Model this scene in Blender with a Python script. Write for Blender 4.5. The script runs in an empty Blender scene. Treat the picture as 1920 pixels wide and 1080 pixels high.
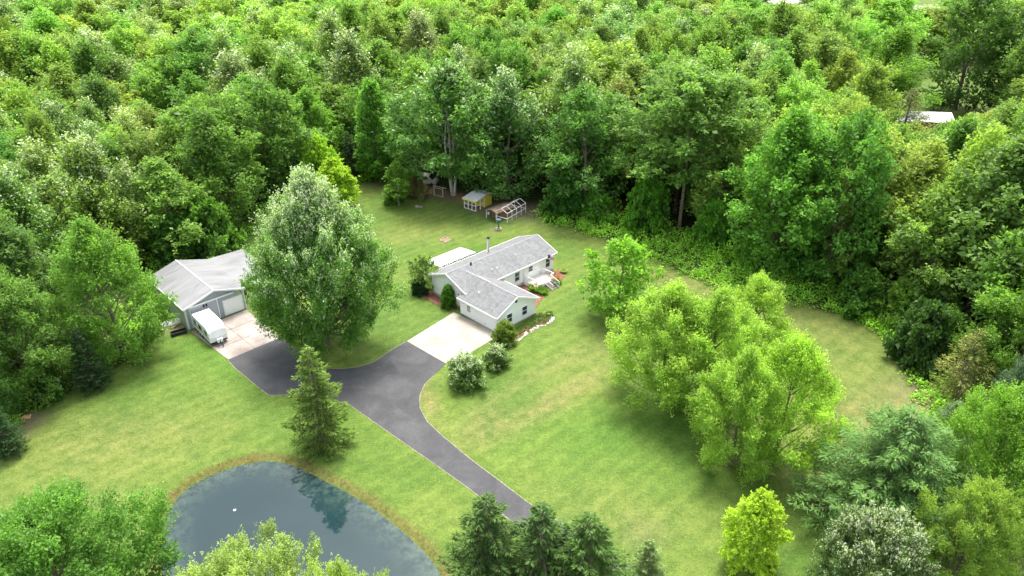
import bpy, math, random
import numpy as np
from mathutils import Vector, Matrix
R_ = math.radians
sc = bpy.context.scene
COL = sc.collection
# ---------------------------------------------------------------- camera, light, exposure
CAMH, PITCH, FPX = 47.6, R_(28.65), 1338.6
cam = bpy.data.cameras.new('camera'); camo = bpy.data.objects.new('camera', cam); COL.objects.link(camo)
cam.sensor_width = 36; cam.lens = 36 * FPX / 1920; cam.clip_end = 5000; cam.clip_start = .5
camo.location = (0, 0, CAMH); camo.rotation_euler = (R_(90) - PITCH, 0, 0)
sc.camera = camo
SUN_EL, SUN_AZ = 68, 4          # azimuth from +Y, positive towards +X
w = bpy.data.worlds.new("World"); sc.world = w; w.use_nodes = True
nt = w.node_tree; bg = nt.nodes['Background']
sk = nt.nodes.new('ShaderNodeTexSky'); sk.sky_type = 'NISHITA'; sk.sun_disc = False
sk.sun_elevation = R_(SUN_EL); sk.sun_rotation = R_(SUN_AZ); sk.air_density = 1; sk.dust_density = 4; sk.ozone_density = 1
hs = nt.nodes.new('ShaderNodeHueSaturation'); hs.inputs['Saturation'].default_value = .45   # thin overcast: a whiter sky
nt.links.new(sk.outputs[0], hs.inputs['Color']); nt.links.new(hs.outputs[0], bg.inputs[0]); bg.inputs[1].default_value = .15
sl = bpy.data.lights.new('sun', 'SUN'); sl.energy = 1.35; sl.angle = R_(18); sl.color = (1, .96, .88)
so = bpy.data.objects.new('sun', sl); COL.objects.link(so)
sd = Vector((math.sin(R_(SUN_AZ)) * math.cos(R_(SUN_EL)), math.cos(R_(SUN_AZ)) * math.cos(R_(SUN_EL)), math.sin(R_(SUN_EL))))
so.rotation_euler = (-sd).to_track_quat('-Z', 'Y').to_euler(); so.location = sd * 300
sc.view_settings.view_transform = 'Standard'; sc.view_settings.look = 'None'
sc.view_settings.exposure = 1.98; sc.view_settings.gamma = 1
sc.cycles.max_bounces = 6; sc.cycles.diffuse_bounces = 3; sc.cycles.glossy_bounces = 2
sc.cycles.transmission_bounces = 4; sc.cycles.transparent_max_bounces = 4
# ---------------------------------------------------------------- survey helpers: plan positions read off the photograph
SP, CP = math.sin(PITCH), math.cos(PITCH)
def G(px, py, z=0.):
    u, v = (px - 960) / FPX, (py - 540) / FPX
    dy, dz = CP - v * SP, -SP - v * CP
    t = (z - CAMH) / dz
    return Vector((u * t, dy * t, z))
def hgt(y, py):
    k = (py - 540) / FPX
    return y * (k * CP + SP) / (k * SP - CP) + CAMH
def proj(p):
    d = (p[0], p[1], p[2] - CAMH); zc = d[1] * CP - d[2] * SP; yc = d[1] * SP + d[2] * CP
    return 960 + FPX * d[0] / zc, 540 - FPX * yc / zc
def depth(p): return p[1] * CP - (p[2] - CAMH) * SP
def GP(l, z=0.): return [G(a, b, z) for a, b in l]
# ---------------------------------------------------------------- object helpers
def tag(o, label=None, cat=None, group=None, kind=None):
    if label: o['label'] = label
    if cat: o['category'] = cat
    if group: o['group'] = group
    if kind: o['kind'] = kind
    return o
def link(name, data, parent=None, mat=None):
    o = bpy.data.objects.new(name, data); COL.objects.link(o)
    if parent is not None: o.parent = parent
    if mat is not None and data is not None and not data.materials: data.materials.append(mat)
    return o
def thing(name, loc, rz, label, cat, group=None):
    o = link(name, None); o.location = loc; o.rotation_euler = (0, 0, rz); o.empty_display_size = .5
    return tag(o, label, cat, group)
def npmesh(name, v, q, attrs=None, smooth=False, nper=4):
    me = bpy.data.meshes.new(name); v = np.asarray(v, np.float32); q = np.asarray(q, np.int32)
    me.vertices.add(len(v)); me.vertices.foreach_set('co', v.ravel())
    me.loops.add(q.size); me.loops.foreach_set('vertex_index', q.ravel())
    me.polygons.add(len(q)); me.polygons.foreach_set('loop_start', np.arange(0, q.size, nper, dtype=np.int32))
    me.polygons.foreach_set('loop_total', np.full(len(q), nper, np.int32))
    if smooth: me.polygons.foreach_set('use_smooth', np.ones(len(q), bool))
    for k, (dom, a) in (attrs or {}).items():
        at = me.attributes.new(k, 'FLOAT', dom); at.data.foreach_set('value', np.asarray(a, np.float32))
    me.update(); return me
class MB:
    def __init__(s): s.v, s.f = [], []
    def add(s, v, f):
        n = len(s.v); s.v += [tuple(a) for a in v]; s.f += [tuple(n + i for i in q) for q in f]; return s
    def box(s, x0, x1, y0, y1, z0, z1, M=None):
        v = [Vector(a) for a in ((x0,y0,z0),(x1,y0,z0),(x1,y1,z0),(x0,y1,z0),(x0,y0,z1),(x1,y0,z1),(x1,y1,z1),(x0,y1,z1))]
        if M: v = [M @ a for a in v]
        return s.add(v, ((3,2,1,0),(4,5,6,7),(0,1,5,4),(1,2,6,5),(2,3,7,6),(3,0,4,7)))
    def tube(s, pts, rs, n=6, cap=True):
        pts = [Vector(p) for p in pts]
        if not hasattr(rs, '__len__'): rs = [rs] * len(pts)
        b = len(s.v); ref = None
        for i, p in enumerate(pts):
            d = (pts[min(i + 1, len(pts) - 1)] - pts[max(i - 1, 0)]).normalized()
            a = d.cross(Vector((0, 0, 1)) if abs(d.z) < .9 else Vector((1, 0, 0))).normalized()
            if ref is not None:
                a = (ref - d * ref.dot(d)); a = a.normalized() if a.length > 1e-4 else d.orthogonal().normalized()
            ref = a; c = d.cross(a)
            for k in range(n):
                t = 2 * math.pi * k / n; s.v.append(tuple(p + (a * math.cos(t) + c * math.sin(t)) * rs[i]))
        for i in range(len(pts) - 1):
            for k in range(n):
                k2 = (k + 1) % n; s.f.append((b+i*n+k, b+i*n+k2, b+(i+1)*n+k2, b+(i+1)*n+k))
        if cap:
            s.f.append(tuple(b + k for k in range(n))[::-1]); s.f.append(tuple(b + (len(pts) - 1) * n + k for k in range(n)))
        return s
    def prism(s, poly, z0, z1, M=None):        # vertical extrusion of a plan polygon
        n = len(poly); v = [Vector((p[0], p[1], z0)) for p in poly] + [Vector((p[0], p[1], z1)) for p in poly]
        if M: v = [M @ a for a in v]
        ar = sum(poly[i][0] * poly[(i+1) % n][1] - poly[(i+1) % n][0] * poly[i][1] for i in range(n))
        f = [tuple(range(n))[::-1], tuple(range(n, 2*n))] + [(i, (i+1) % n, n + (i+1) % n, n + i) for i in range(n)]
        if ar < 0: f = [q[::-1] for q in f]
        return s.add(v, f)
    def slab(s, pts, t):                       # a sloping sheet of thickness t, below pts
        pts = [Vector(p) for p in pts]; n = len(pts); nn = (pts[1] - pts[0]).cross(pts[2] - pts[1]).normalized()
        if nn.z < 0: nn = -nn; pts = pts[::-1]
        lo = [p - nn * t for p in pts]
        return s.add(pts + lo, [tuple(range(n)), tuple(range(n, 2*n))[::-1]] + [(i, n+i, n+(i+1) % n, (i+1) % n) for i in range(n)])
    def ball(s, c, r, sc_=(1,1,1), n=8, m=6):
        v = [(c[0], c[1], c[2] - r*sc_[2])]; f = []
        for i in range(1, m):
            a = -math.pi/2 + math.pi*i/m
            for k in range(n):
                b = 2*math.pi*k/n; v.append((c[0]+r*sc_[0]*math.cos(a)*math.cos(b), c[1]+r*sc_[1]*math.cos(a)*math.sin(b), c[2]+r*sc_[2]*math.sin(a)))
        v.append((c[0], c[1], c[2] + r*sc_[2])); e = len(v) - 1
        for k in range(n):
            k2 = (k+1) % n; f.append((0, 1+k2, 1+k)); f.append((e, 1+(m-2)*n+k, 1+(m-2)*n+k2))
            for i in range(m-2): f.append((1+i*n+k, 1+i*n+k2, 1+(i+1)*n+k2, 1+(i+1)*n+k))
        return s.add(v, f)
    def build(s, name, mat, parent=None, smooth=False, bevel=0):
        me = bpy.data.meshes.new(name); me.from_pydata(s.v, [], s.f); me.update()
        if smooth: me.polygons.foreach_set('use_smooth', [True] * len(me.polygons))
        o = link(name, me, parent, mat)
        if bevel:
            b = o.modifiers.new('bevel', 'BEVEL'); b.width = bevel; b.segments = 2; b.limit_method = 'ANGLE'
        return o
# ---------------------------------------------------------------- materials
def nmat(name, rough=.8, spec=.3):
    m = bpy.data.materials.new(name); m.use_nodes = True; t = m.node_tree; b = t.nodes['Principled BSDF']
    b.inputs['Roughness'].default_value = rough; b.inputs['Specular IOR Level'].default_value = spec
    return m, t, b
def N(t, typ, **kw):
    n = t.nodes.new(typ)
    for k, v in kw.items():
        if k in n.inputs: n.inputs[k].default_value = v
        else: setattr(n, k, v)
    return n
def noise(t, vec, scale, detail=4, rough=.6, dist=0):
    n = N(t, 'ShaderNodeTexNoise', Scale=scale, Detail=detail, Roughness=rough, Distortion=dist)
    t.links.new(vec, n.inputs['Vector']); return n.outputs['Fac']
def ramp(t, fac, stops):
    r = N(t, 'ShaderNodeValToRGB'); e = r.color_ramp.elements
    while len(e) < len(stops): e.new(.5)
    for i, (p, c) in enumerate(stops): e[i].position = p; e[i].color = (*c, 1) if len(c) == 3 else c
    t.links.new(fac, r.inputs[0]); return r.outputs[0]
def mix(t, fac, a, b, typ='MIX'):
    m = N(t, 'ShaderNodeMix', data_type='RGBA', blend_type=typ)
    for s_, v in ((m.inputs[0], fac), (m.inputs[6], a), (m.inputs[7], b)):
        if isinstance(v, bpy.types.NodeSocket): t.links.new(v, s_)
        elif isinstance(v, tuple): s_.default_value = (*v, 1)
        else: s_.default_value = v
    return m.outputs[2]
def math_(t, op, a, b=0., c=0.):
    m = N(t, 'ShaderNodeMath', operation=op)
    for s_, v in zip(m.inputs, (a, b, c)):
        if isinstance(v, bpy.types.NodeSocket): t.links.new(v, s_)
        else: s_.default_value = v
    return m.outputs[0]
def bump(t, b, h, strength, dist):
    n = N(t, 'ShaderNodeBump', Strength=strength, Distance=dist)
    t.links.new(h, n.inputs['Height']); t.links.new(n.outputs[0], b.inputs['Normal'])
def coords(t, which='Object'): return N(t, 'ShaderNodeTexCoord').outputs[which]
def attr(t, name): return N(t, 'ShaderNodeAttribute', attribute_name=name).outputs['Fac']
def simple(name, col, var=.15, scale=3., rough=.7, spec=.3, metal=0, bmp=0.):
    m, t, b = nmat(name, rough, spec); c = coords(t)
    n = noise(t, c, scale, 5)
    lo = tuple(x * (1 - var) for x in col); hi = tuple(min(1, x * (1 + var)) for x in col)
    t.links.new(ramp(t, n, [(.3, lo), (.7, hi)]), b.inputs['Base Color']); b.inputs['Metallic'].default_value = metal
    if bmp: bump(t, b, noise(t, c, scale * 8, 3), bmp, .02)
    return m
def siding(name, col, axis='Z', period=.2, depth_=.35, stain=.12):
    m, t, b = nmat(name, .55, .4); c = coords(t)
    wv = N(t, 'ShaderNodeTexWave', Scale=.314 / period * 1.0, wave_profile='SAW', bands_direction=axis)
    t.links.new(c, wv.inputs['Vector'])
    st = ramp(t, noise(t, c, .9, 5), [(.35, tuple(x * (1 - stain) for x in col)), (.65, col)])
    ln = ramp(t, wv.outputs['Fac'], [(0, (1 - depth_,) * 3), (.16, (1, 1, 1)), (1, (1, 1, 1))])
    t.links.new(mix(t, 1., st, ln, 'MULTIPLY'), b.inputs['Base Color'])
    return m
def shingle(name, swap=False, lo=(.135,.138,.138), hi=(.17,.173,.173)):
    m, t, b = nmat(name, .75, .25); c = coords(t)
    mp = N(t, 'ShaderNodeMapping'); t.links.new(c, mp.inputs[0])
    mp.inputs['Rotation'].default_value = (0, 0, R_(90) if swap else 0)
    br = N(t, 'ShaderNodeTexBrick', Scale=1., **{'Mortar Size': .012, 'Brick Width': .42, 'Row Height': .2, 'Mortar Smooth': .3})
    br.inputs['Color1'].default_value = (.86, .86, .86, 1); br.inputs['Color2'].default_value = (1.12, 1.12, 1.12, 1); br.inputs['Mortar'].default_value = (.45, .45, .45, 1)
    t.links.new(mp.outputs[0], br.inputs['Vector'])
    base = ramp(t, noise(t, c, 1.6, 6, .75), [(.3, lo), (.72, hi)])
    mp2 = N(t, 'ShaderNodeMapping'); mp2.inputs['Scale'].default_value = (.25, 2.2, 1) if swap else (2.2, .25, 1); t.links.new(c, mp2.inputs[0])
    stv = ramp(t, noise(t, mp2.outputs[0], 1., 4), [(.35, (.88,) * 3), (.6, (1.08,) * 3)])
    x = mix(t, 1., base, br.outputs['Color'], 'MULTIPLY'); x = mix(t, 1., x, stv, 'MULTIPLY')
    t.links.new(x, b.inputs['Base Color']); bump(t, b, noise(t, c, 14, 3), .4, .02)
    return m
def leafmat(name, pale=None, rough=.5, trans=.52):
    m, t, b = nmat(name, rough, .25)
    oi = N(t, 'ShaderNodeObjectInfo'); tn = attr(t, 'tone')
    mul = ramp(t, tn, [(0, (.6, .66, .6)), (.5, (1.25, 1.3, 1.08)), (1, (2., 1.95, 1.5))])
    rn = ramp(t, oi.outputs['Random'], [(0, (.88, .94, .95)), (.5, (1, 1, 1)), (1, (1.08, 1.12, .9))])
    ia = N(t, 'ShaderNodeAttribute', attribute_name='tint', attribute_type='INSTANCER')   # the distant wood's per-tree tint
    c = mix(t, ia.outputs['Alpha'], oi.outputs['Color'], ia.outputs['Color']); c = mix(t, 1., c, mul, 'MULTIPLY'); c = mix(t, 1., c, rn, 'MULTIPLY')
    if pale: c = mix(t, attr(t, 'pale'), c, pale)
    t.links.new(c, b.inputs['Base Color'])
    tr = N(t, 'ShaderNodeBsdfTranslucent'); c2 = mix(t, 1., c, (1.2, 1.22, .6), 'MULTIPLY'); t.links.new(c2, tr.inputs[0])
    ms = N(t, 'ShaderNodeMixShader'); ms.inputs[0].default_value = trans
    t.links.new(b.outputs[0], ms.inputs[1]); t.links.new(tr.outputs[0], ms.inputs[2])
    t.links.new(ms.outputs[0], t.nodes['Material Output'].inputs[0]); return m
LEAF = leafmat('leaf'); SILV = leafmat('silver_leaf', (.62, .68, .54)); NEED = leafmat('needle', (.16, .24, .12), .85, .25)
BARK = simple('bark', (.14, .11, .085), .4, 4, .9, bmp=.5); PALEBARK = simple('pale_bark', (.42, .38, .33), .25, 3, .9)
WHITE = siding('white_siding', (.88, .88, .87), stain=.05, depth_=.2); TRIM = simple('white_trim', (.8, .8, .79), .04, 2, .5)
ROOFM = shingle('shingles'); ROOFG = shingle('shingles_wing', True)
GREYSIDE = siding('grey_siding', (.33, .36, .385), 'X', .3, .22); BARNTRIM = simple('barn_trim', (.72, .73, .73), .06, 2, .5)
DARK = simple('dark_glass', (.03, .04, .05), .3, 2, .12, .6); BLACK = simple('black_plastic', (.02, .02, .022), .3, 3, .5)
STEEL = simple('steel', (.6, .6, .6), .1, 4, .35, .5, .8); WOODB = simple('brown_wood', (.2, .11, .06), .3, 5, .8)
# ---------------------------------------------------------------- ground with lawn, bank, dry patches
LAWN = GP([(-260,1500),(-260,960),(-120,900),(-30,850),(30,800),(70,752),(120,712),(215,690),(262,648),(300,612),(300,560),(330,500),(400,475),(455,440),(520,415),(600,385),(640,352),(676,338),(760,346),(850,372),(990,402),(1085,428),(1160,458),(1240,490),(1330,535),(1440,562),(1540,578),(1620,600),(1680,640),(1712,690),(1716,740),(1740,800),(1800,900),(1920,960),(2150,1010),(2300,1500)])
POND = GP([(300,1010),(312,950),(345,912),(395,884),(450,866),(500,858),(545,864),(600,892),(660,922),(720,962),(780,1012),(822,1058),(845,1120),(800,1240),(640,1330),(430,1300),(330,1190),(300,1090)])
def poly_d(P, poly):           # signed distance, positive inside
    A = np.array([[p[0], p[1]] for p in poly]); B = np.roll(A, -1, 0); P = np.asarray(P, float)
    d = np.full(len(P), 1e9); ins = np.zeros(len(P), bool)
    for a, b in zip(A, B):
        e = b - a; t = np.clip(((P - a) @ e) / (e @ e + 1e-9), 0, 1)
        d = np.minimum(d, np.hypot(*(P - a - t[:, None] * e).T))
        c = (a[1] > P[:, 1]) != (b[1] > P[:, 1])
        with np.errstate(divide='ignore', invalid='ignore'):
            xi = (b[0] - a[0]) * (P[:, 1] - a[1]) / (b[1] - a[1]) + a[0]
        ins ^= c & (P[:, 0] < xi)
    return np.where(ins, d, -d)
def smooth_poly(p, it=2):
    for _ in range(it):
        q = []
        for i in range(len(p)):
            a, b = p[i], p[(i+1) % len(p)]; q += [a * .75 + b * .25, a * .25 + b * .75]
        p = q
    return p
PONDS = smooth_poly(POND, 3)
def axis(lo, hi, st, far):
    a = np.arange(lo, hi + st, st); out = []; s = st; x = hi
    while x < far: s *= 1.25; x += s; out.append(x)
    neg = []; s = st; x = lo
    while x > -far: s *= 1.25; x -= s; neg.append(x)
    return np.array(neg[::-1] + list(a) + out)
gx, gy = axis(-75, 95, .5, 2600), axis(18, 150, .5, 2600)
XX, YY = np.meshgrid(gx, gy); P2 = np.stack([XX.ravel(), YY.ravel()], 1)
near = (abs(P2[:, 0]) < 110) & (P2[:, 1] > 5) & (P2[:, 1] < 170)
dl = np.full(len(P2), -50.); dp = np.full(len(P2), -50.)
dl[near] = poly_d(P2[near], smooth_poly(LAWN, 2)); dp[near] = poly_d(P2[near], PONDS)
rs = np.random.RandomState(3)
def wob(x, y, s, seed):
    r = np.random.RandomState(seed); o = 0
    for k in range(6):
        a, ph, f = r.rand() * 6.28, r.rand() * 6.28, (0.6 + r.rand()) * s; o = o + np.sin((x * math.cos(a) + y * math.sin(a)) * f + ph)
    return o / 6
zz = np.where(dp > -1., -.5 * np.clip((dp + 1.) / 1.6, 0, 1) ** 1.3 - .8 * np.clip((dp - .6) / 4, 0, 1), 0)
zz = zz + .12 * wob(P2[:, 0], P2[:, 1], 1.1, 5) * (dl < -1.5)
lawn = np.clip((dl + 1.6 * wob(P2[:, 0], P2[:, 1], 1.3, 7) + .6 * wob(P2[:, 0], P2[:, 1], 4, 8)) / 1.2 + .5, 0, 1)
far_ = poly_d(P2, GP([(1500,330),(1560,215),(1650,150),(2100,100),(2100,250),(1850,275)]))
lawn = np.maximum(lawn, np.clip(far_ / 3 + .5, 0, 1)); lawn = np.maximum(lawn, (P2[:, 1] > 300) * (P2[:, 0] > 85) * 1.)
bank = np.clip(1 - abs(dp + .35 + .4 * wob(P2[:, 0], P2[:, 1], 3., 11)) / .8, 0, 1)
dry = np.zeros(len(P2)); dirt = np.zeros(len(P2)); lush = np.zeros(len(P2))
def blob(arr, px, py, rx, ry, rot, amp):
    c = G(px, py); a = R_(rot); dx, dy = P2[:, 0] - c.x, P2[:, 1] - c.y
    u, v = dx * math.cos(a) + dy * math.sin(a), -dx * math.sin(a) + dy * math.cos(a)
    arr += amp * np.exp(-((u / rx) ** 2 + (v / ry) ** 2))
for a in [(1050,745,9,1.6,42,.75),(1010,700,8,1.2,42,.35),(900,800,4,2,60,.6),(800,740,1,5,20,.9),(1130,650,7,2,42,.35),(1560,800,5,8,60,.5),(1620,680,12,8,20,.25),(1500,600,10,5,-10,.35),(1250,520,9,2.5,-30,.55),
          (760,440,10,4,10,.25),(1150,960,8,5,0,.25),(150,880,12,7,0,.2),(400,800,10,4,10,.15),(200,810,8,4,0,.2),(1100,440,10,3,-20,.3),(1880,1010,4,4,0,.5),(230,660,2,1,0,.8),(1480,560,5,2,-10,.3),(1640,760,6,3,40,.35)]: blob(dry, *a)
for a in [(60,785,1.6,1.2,0,.7),(20,810,2,1.4,0,.7),(815,362,8,2.5,-18,1.2),(960,392,7,3.5,-15,1.2),(1845,1012,1.4,1.2,0,1.1),(470,560,1.6,3,45,1.),(330,600,3,1.2,-45,.8),(290,620,2,1,0,.6),(700,345,2,1.5,0,.7),(1790,745,6,4,20,.9),(925,430,.7,.7,0,.9),(785,388,.8,.8,0,.8),(1210,1000,2,2,0,.2),(1500,880,4,3,0,.25)]: blob(dirt, *a)
for a in [(560,790,8,3,0,.7),(520,980,6,2,30,.2),(900,470,14,3,0,.4),(1200,800,12,5,15,.7),(1300,900,10,3,10,.5),(700,560,6,4,40,.5),(350,660,10,3,-30,.5),(440,700,8,2,-40,.6)]: blob(lush, *a)
nx, ny = len(gx), len(gy); ii = (np.arange(ny - 1)[:, None] * nx + np.arange(nx - 1)[None]).ravel()
gm = npmesh('ground', np.stack([P2[:, 0], P2[:, 1], zz], 1), np.stack([ii, ii + 1, ii + nx + 1, ii + nx], 1),
            {'lawn': ('POINT', lawn), 'bank': ('POINT', bank), 'dry': ('POINT', np.clip(dry, 0, 1)), 'dirt': ('POINT', np.clip(dirt, 0, 1)), 'lush': ('POINT', np.clip(lush, 0, 1))}, True)
m, t, b = nmat('grass_ground', .85, .15); c = coords(t)
n1 = noise(t, c, .09, 5, .6, .5); n2 = noise(t, c, .6, 6, .7); n3 = noise(t, c, 6., 4, .7); n4 = noise(t, c, 2.2, 5, .75)
g = ramp(t, n1, [(.3, (.056, .112, .018)), (.5, (.083, .136, .024)), (.7, (.112, .156, .032))])
g = mix(t, math_(t, 'MULTIPLY', attr(t, 'lush'), .8), g, (.06, .135, .017))
drymask = math_(t, 'MULTIPLY', attr(t, 'dry'), ramp(t, n2, [(.3, (.2,)*3), (.65, (1.2,)*3)]))
g = mix(t, drymask, g, (.165, .15, .06))
g = mix(t, 1., g, ramp(t, n2, [(.3, (.72, .78, .7)), (.7, (1.25, 1.18, 1.2))]), 'MULTIPLY')
g = mix(t, 1., g, ramp(t, n4, [(.3, (.7, .78, .68)), (.7, (1.28, 1.18, 1.26))]), 'MULTIPLY')
g = mix(t, 1., g, ramp(t, n3, [(.25, (.5, .58, .48)), (.75, (1.5, 1.4, 1.46))]), 'MULTIPLY')
n5 = noise(t, c, 15., 3, .8); g = mix(t, 1., g, ramp(t, n5, [(.3, (.72, .78, .7)), (.7, (1.3, 1.22, 1.28))]), 'MULTIPLY')
wd = math_(t, 'GREATER_THAN', noise(t, c, 3.1, 2, .5), .73); g = mix(t, math_(t, 'MULTIPLY', wd, .6), g, (.2, .22, .1))
mp = N(t, 'ShaderNodeMapping'); mp.inputs['Rotation'].default_value = (0, 0, R_(-43)); t.links.new(c, mp.inputs[0])
wv = N(t, 'ShaderNodeTexWave', Scale=.2, Distortion=1.2, bands_direction='Y', **{'Detail': 2, 'Detail Scale': .5}); t.links.new(mp.outputs[0], wv.inputs[0])
g = mix(t, 1., g, ramp(t, wv.outputs['Fac'], [(.2, (.94, .955, .94)), (.8, (1.06, 1.045, 1.05))]), 'MULTIPLY')
g = mix(t, math_(t, 'MULTIPLY', attr(t, 'bank'), .95), g, ramp(t, n4, [(.35, (.065, .045, .017)), (.6, (.13, .11, .034))]))
fl = ramp(t, n4, [(.35, (.03, .03, .015)), (.55, (.045, .06, .018)), (.7, (.06, .1, .02))])
g = mix(t, math_(t, 'SUBTRACT', 1., attr(t, 'lawn')), g, fl)
dm = math_(t, 'MULTIPLY', attr(t, 'dirt'), ramp(t, n4, [(.3, (.5,)*3), (.6, (1.1,)*3)]))
g = mix(t, dm, g, ramp(t, n3, [(.3, (.1, .07, .05)), (.7, (.22, .16, .12))]))
t.links.new(g, b.inputs['Base Color']); bump(t, b, n3, .7, .08)
tag(link('ground', gm, None, m), 'mown green lawn and dark woodland floor around the pond and drive', 'ground', kind='structure')
# water
m, t, b = nmat('pond_water', .04, .5); b.inputs['IOR'].default_value = 1.33; c = coords(t)
pn = ramp(t, noise(t, c, .16, 4), [(.35, (.008, .024, .027)), (.7, (.011, .028, .031))])
edge = attr(t, 'edge'); cl = math_(t, 'MULTIPLY', edge, ramp(t, noise(t, c, 1.3, 6, .75), [(.4, (.02,)*3), (.7, (.75,)*3)]))
t.links.new(mix(t, cl, pn, (.09, .13, .09)), b.inputs['Base Color'])
nb = noise(t, c, 5., 3); bump(t, b, nb, .015, .01)
wx, wy = np.meshgrid(np.arange(-45, 5, .5), np.arange(18, 62, .5)); W2 = np.stack([wx.ravel(), wy.ravel()], 1)
dw = poly_d(W2, PONDS); keep = dw > -1.4
idx = -np.ones(len(W2), int); idx[keep] = np.arange(keep.sum()); nxw = wx.shape[1]
i0 = (np.arange(wx.shape[0] - 1)[:, None] * nxw + np.arange(nxw - 1)[None]).ravel(); q = np.stack([i0, i0 + 1, i0 + nxw + 1, i0 + nxw], 1)
q = idx[q]; q = q[(q >= 0).all(1)]
wm = npmesh('water', np.column_stack([W2[keep], np.full(keep.sum(), -.3)]), q, {'edge': ('POINT', np.clip(1 - dw[keep] / 3.2, 0, 1) ** 1.3)}, True)
tag(link('pond_water', wm, None, m), 'grey still pond water mirroring the sky', 'water', kind='structure')
# paved surfaces
def sheet(name, poly, z0, z1, mat, label, cat):
    return tag(MB().prism(poly, z0, z1).build(name, mat), label, cat, kind='structure')
m, t, b = nmat('asphalt', .75, .3); c = coords(t)
a1 = ramp(t, noise(t, c, .35, 6, .65, .6), [(.3, (.032, .033, .035)), (.5, (.046, .046, .048)), (.7, (.068, .068, .069))])
a1 = mix(t, 1., a1, ramp(t, noise(t, c, 9, 3), [(.3, (.8,)*3), (.7, (1.2,)*3)]), 'MULTIPLY')
vo = N(t, 'ShaderNodeTexVoronoi', Scale=.22, feature='DISTANCE_TO_EDGE'); 
vv = N(t, 'ShaderNodeVectorMath', operation='ADD'); nz = N(t, 'ShaderNodeTexNoise', Scale=.8, Detail=4.); t.links.new(c, nz.inputs[0]); t.links.new(c, vv.inputs[0]); t.links.new(nz.outputs['Color'], vv.inputs[1]); t.links.new(vv.outputs[0], vo.inputs[0])
a1 = mix(t, ramp(t, vo.outputs[0], [(0, (.5,)*3), (.012, (0,)*3)]), a1, (.03, .03, .034))
t.links.new(a1, b.inputs['Base Color']); bump(t, b, noise(t, c, 30, 2), .3, .01); ASPH = m
def concrete(name, lo, hi, stain):
    m, t, b = nmat(name, .8, .3); c = coords(t)
    x = ramp(t, noise(t, c, .3, 6, .7, .3), [(.28, stain), (.5, lo), (.7, hi)])
    x = mix(t, 1., x, ramp(t, noise(t, c, 5, 5), [(.3, (.88,)*3), (.7, (1.08,)*3)]), 'MULTIPLY')
    t.links.new(x, b.inputs['Base Color']); return m
CONC = concrete('pale_concrete', (.28, .25, .21), (.36, .34, .295), (.19, .16, .125)); CONCB = concrete('old_concrete', (.25, .215, .19), (.34, .305, .275), (.13, .105, .09))
drv = GP([(428,675),(441,690),(462,707),(482,724),(505,741),(556,740),(610,745),(655,758),(700,790),(765,835),(830,880),(880,916),(935,958),(1000,1008),(1090,1080),(1180,1160),(1260,1110),(1160,1050),(1075,995),(990,943),(940,905),(880,860),(826,815),(800,790),(787,765),(786,742),(796,720),(815,702),(836,682),(800,660),(763,640),(735,656),(700,680),(670,689),(640,692),(612,691),(585,680),(560,660),(526,634)])
sheet('driveway', drv, -.05, .03, ASPH, 'dark grey asphalt driveway running from the barn and garage to the road', 'driveway')
EDG = simple('edge_stone', (.2, .18, .13), .5, 3, .9)
eb = MB()
for seg in (drv[:14], drv[17:28], drv[30:]):
    for a, bb in zip(seg[:-1], seg[1:]):
        d = (bb - a); n_ = Vector((-d.y, d.x, 0)).normalized() * .07; eb.prism([a - n_, bb - n_, bb + n_, a + n_], -.05, .024)
tag(eb.build('driveway_edge', EDG), 'thin pale worn edge along the asphalt driveway', 'driveway edge', kind='structure')
sheet('garage_pad', GP([(763,640),(851,586),(922,619),(930,633),(885,660),(836,682)]), -.05, .045, CONC, 'bright pale concrete apron in front of the white house garage', 'pavement')
bp = GP([(358,622),(462,581),(526,634),(428,675)])
def lerp(a, b, t): return a + (b - a) * t
pads = MB()
for i in range(2):
    for j in range(3):
        q = []
        for (u, v) in ((i/2+.003, j/3+.003), ((i+1)/2-.003, j/3+.003), ((i+1)/2-.003, (j+1)/3-.003), (i/2+.003, (j+1)/3-.003)):
            q.append(lerp(lerp(bp[0], bp[1], u), lerp(bp[3], bp[2], u), v))
        pads.prism(q, -.05, .05)
tag(pads.build('barn_apron', CONCB), 'stained tan concrete slabs in front of the grey barn', 'pavement', kind='structure')
sheet('side_slab', GP([(463,560),(480,545),(492,555),(475,575)]), -.05, .04, CONCB, 'small concrete slab beside the barn lean-to', 'pavement')
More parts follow.
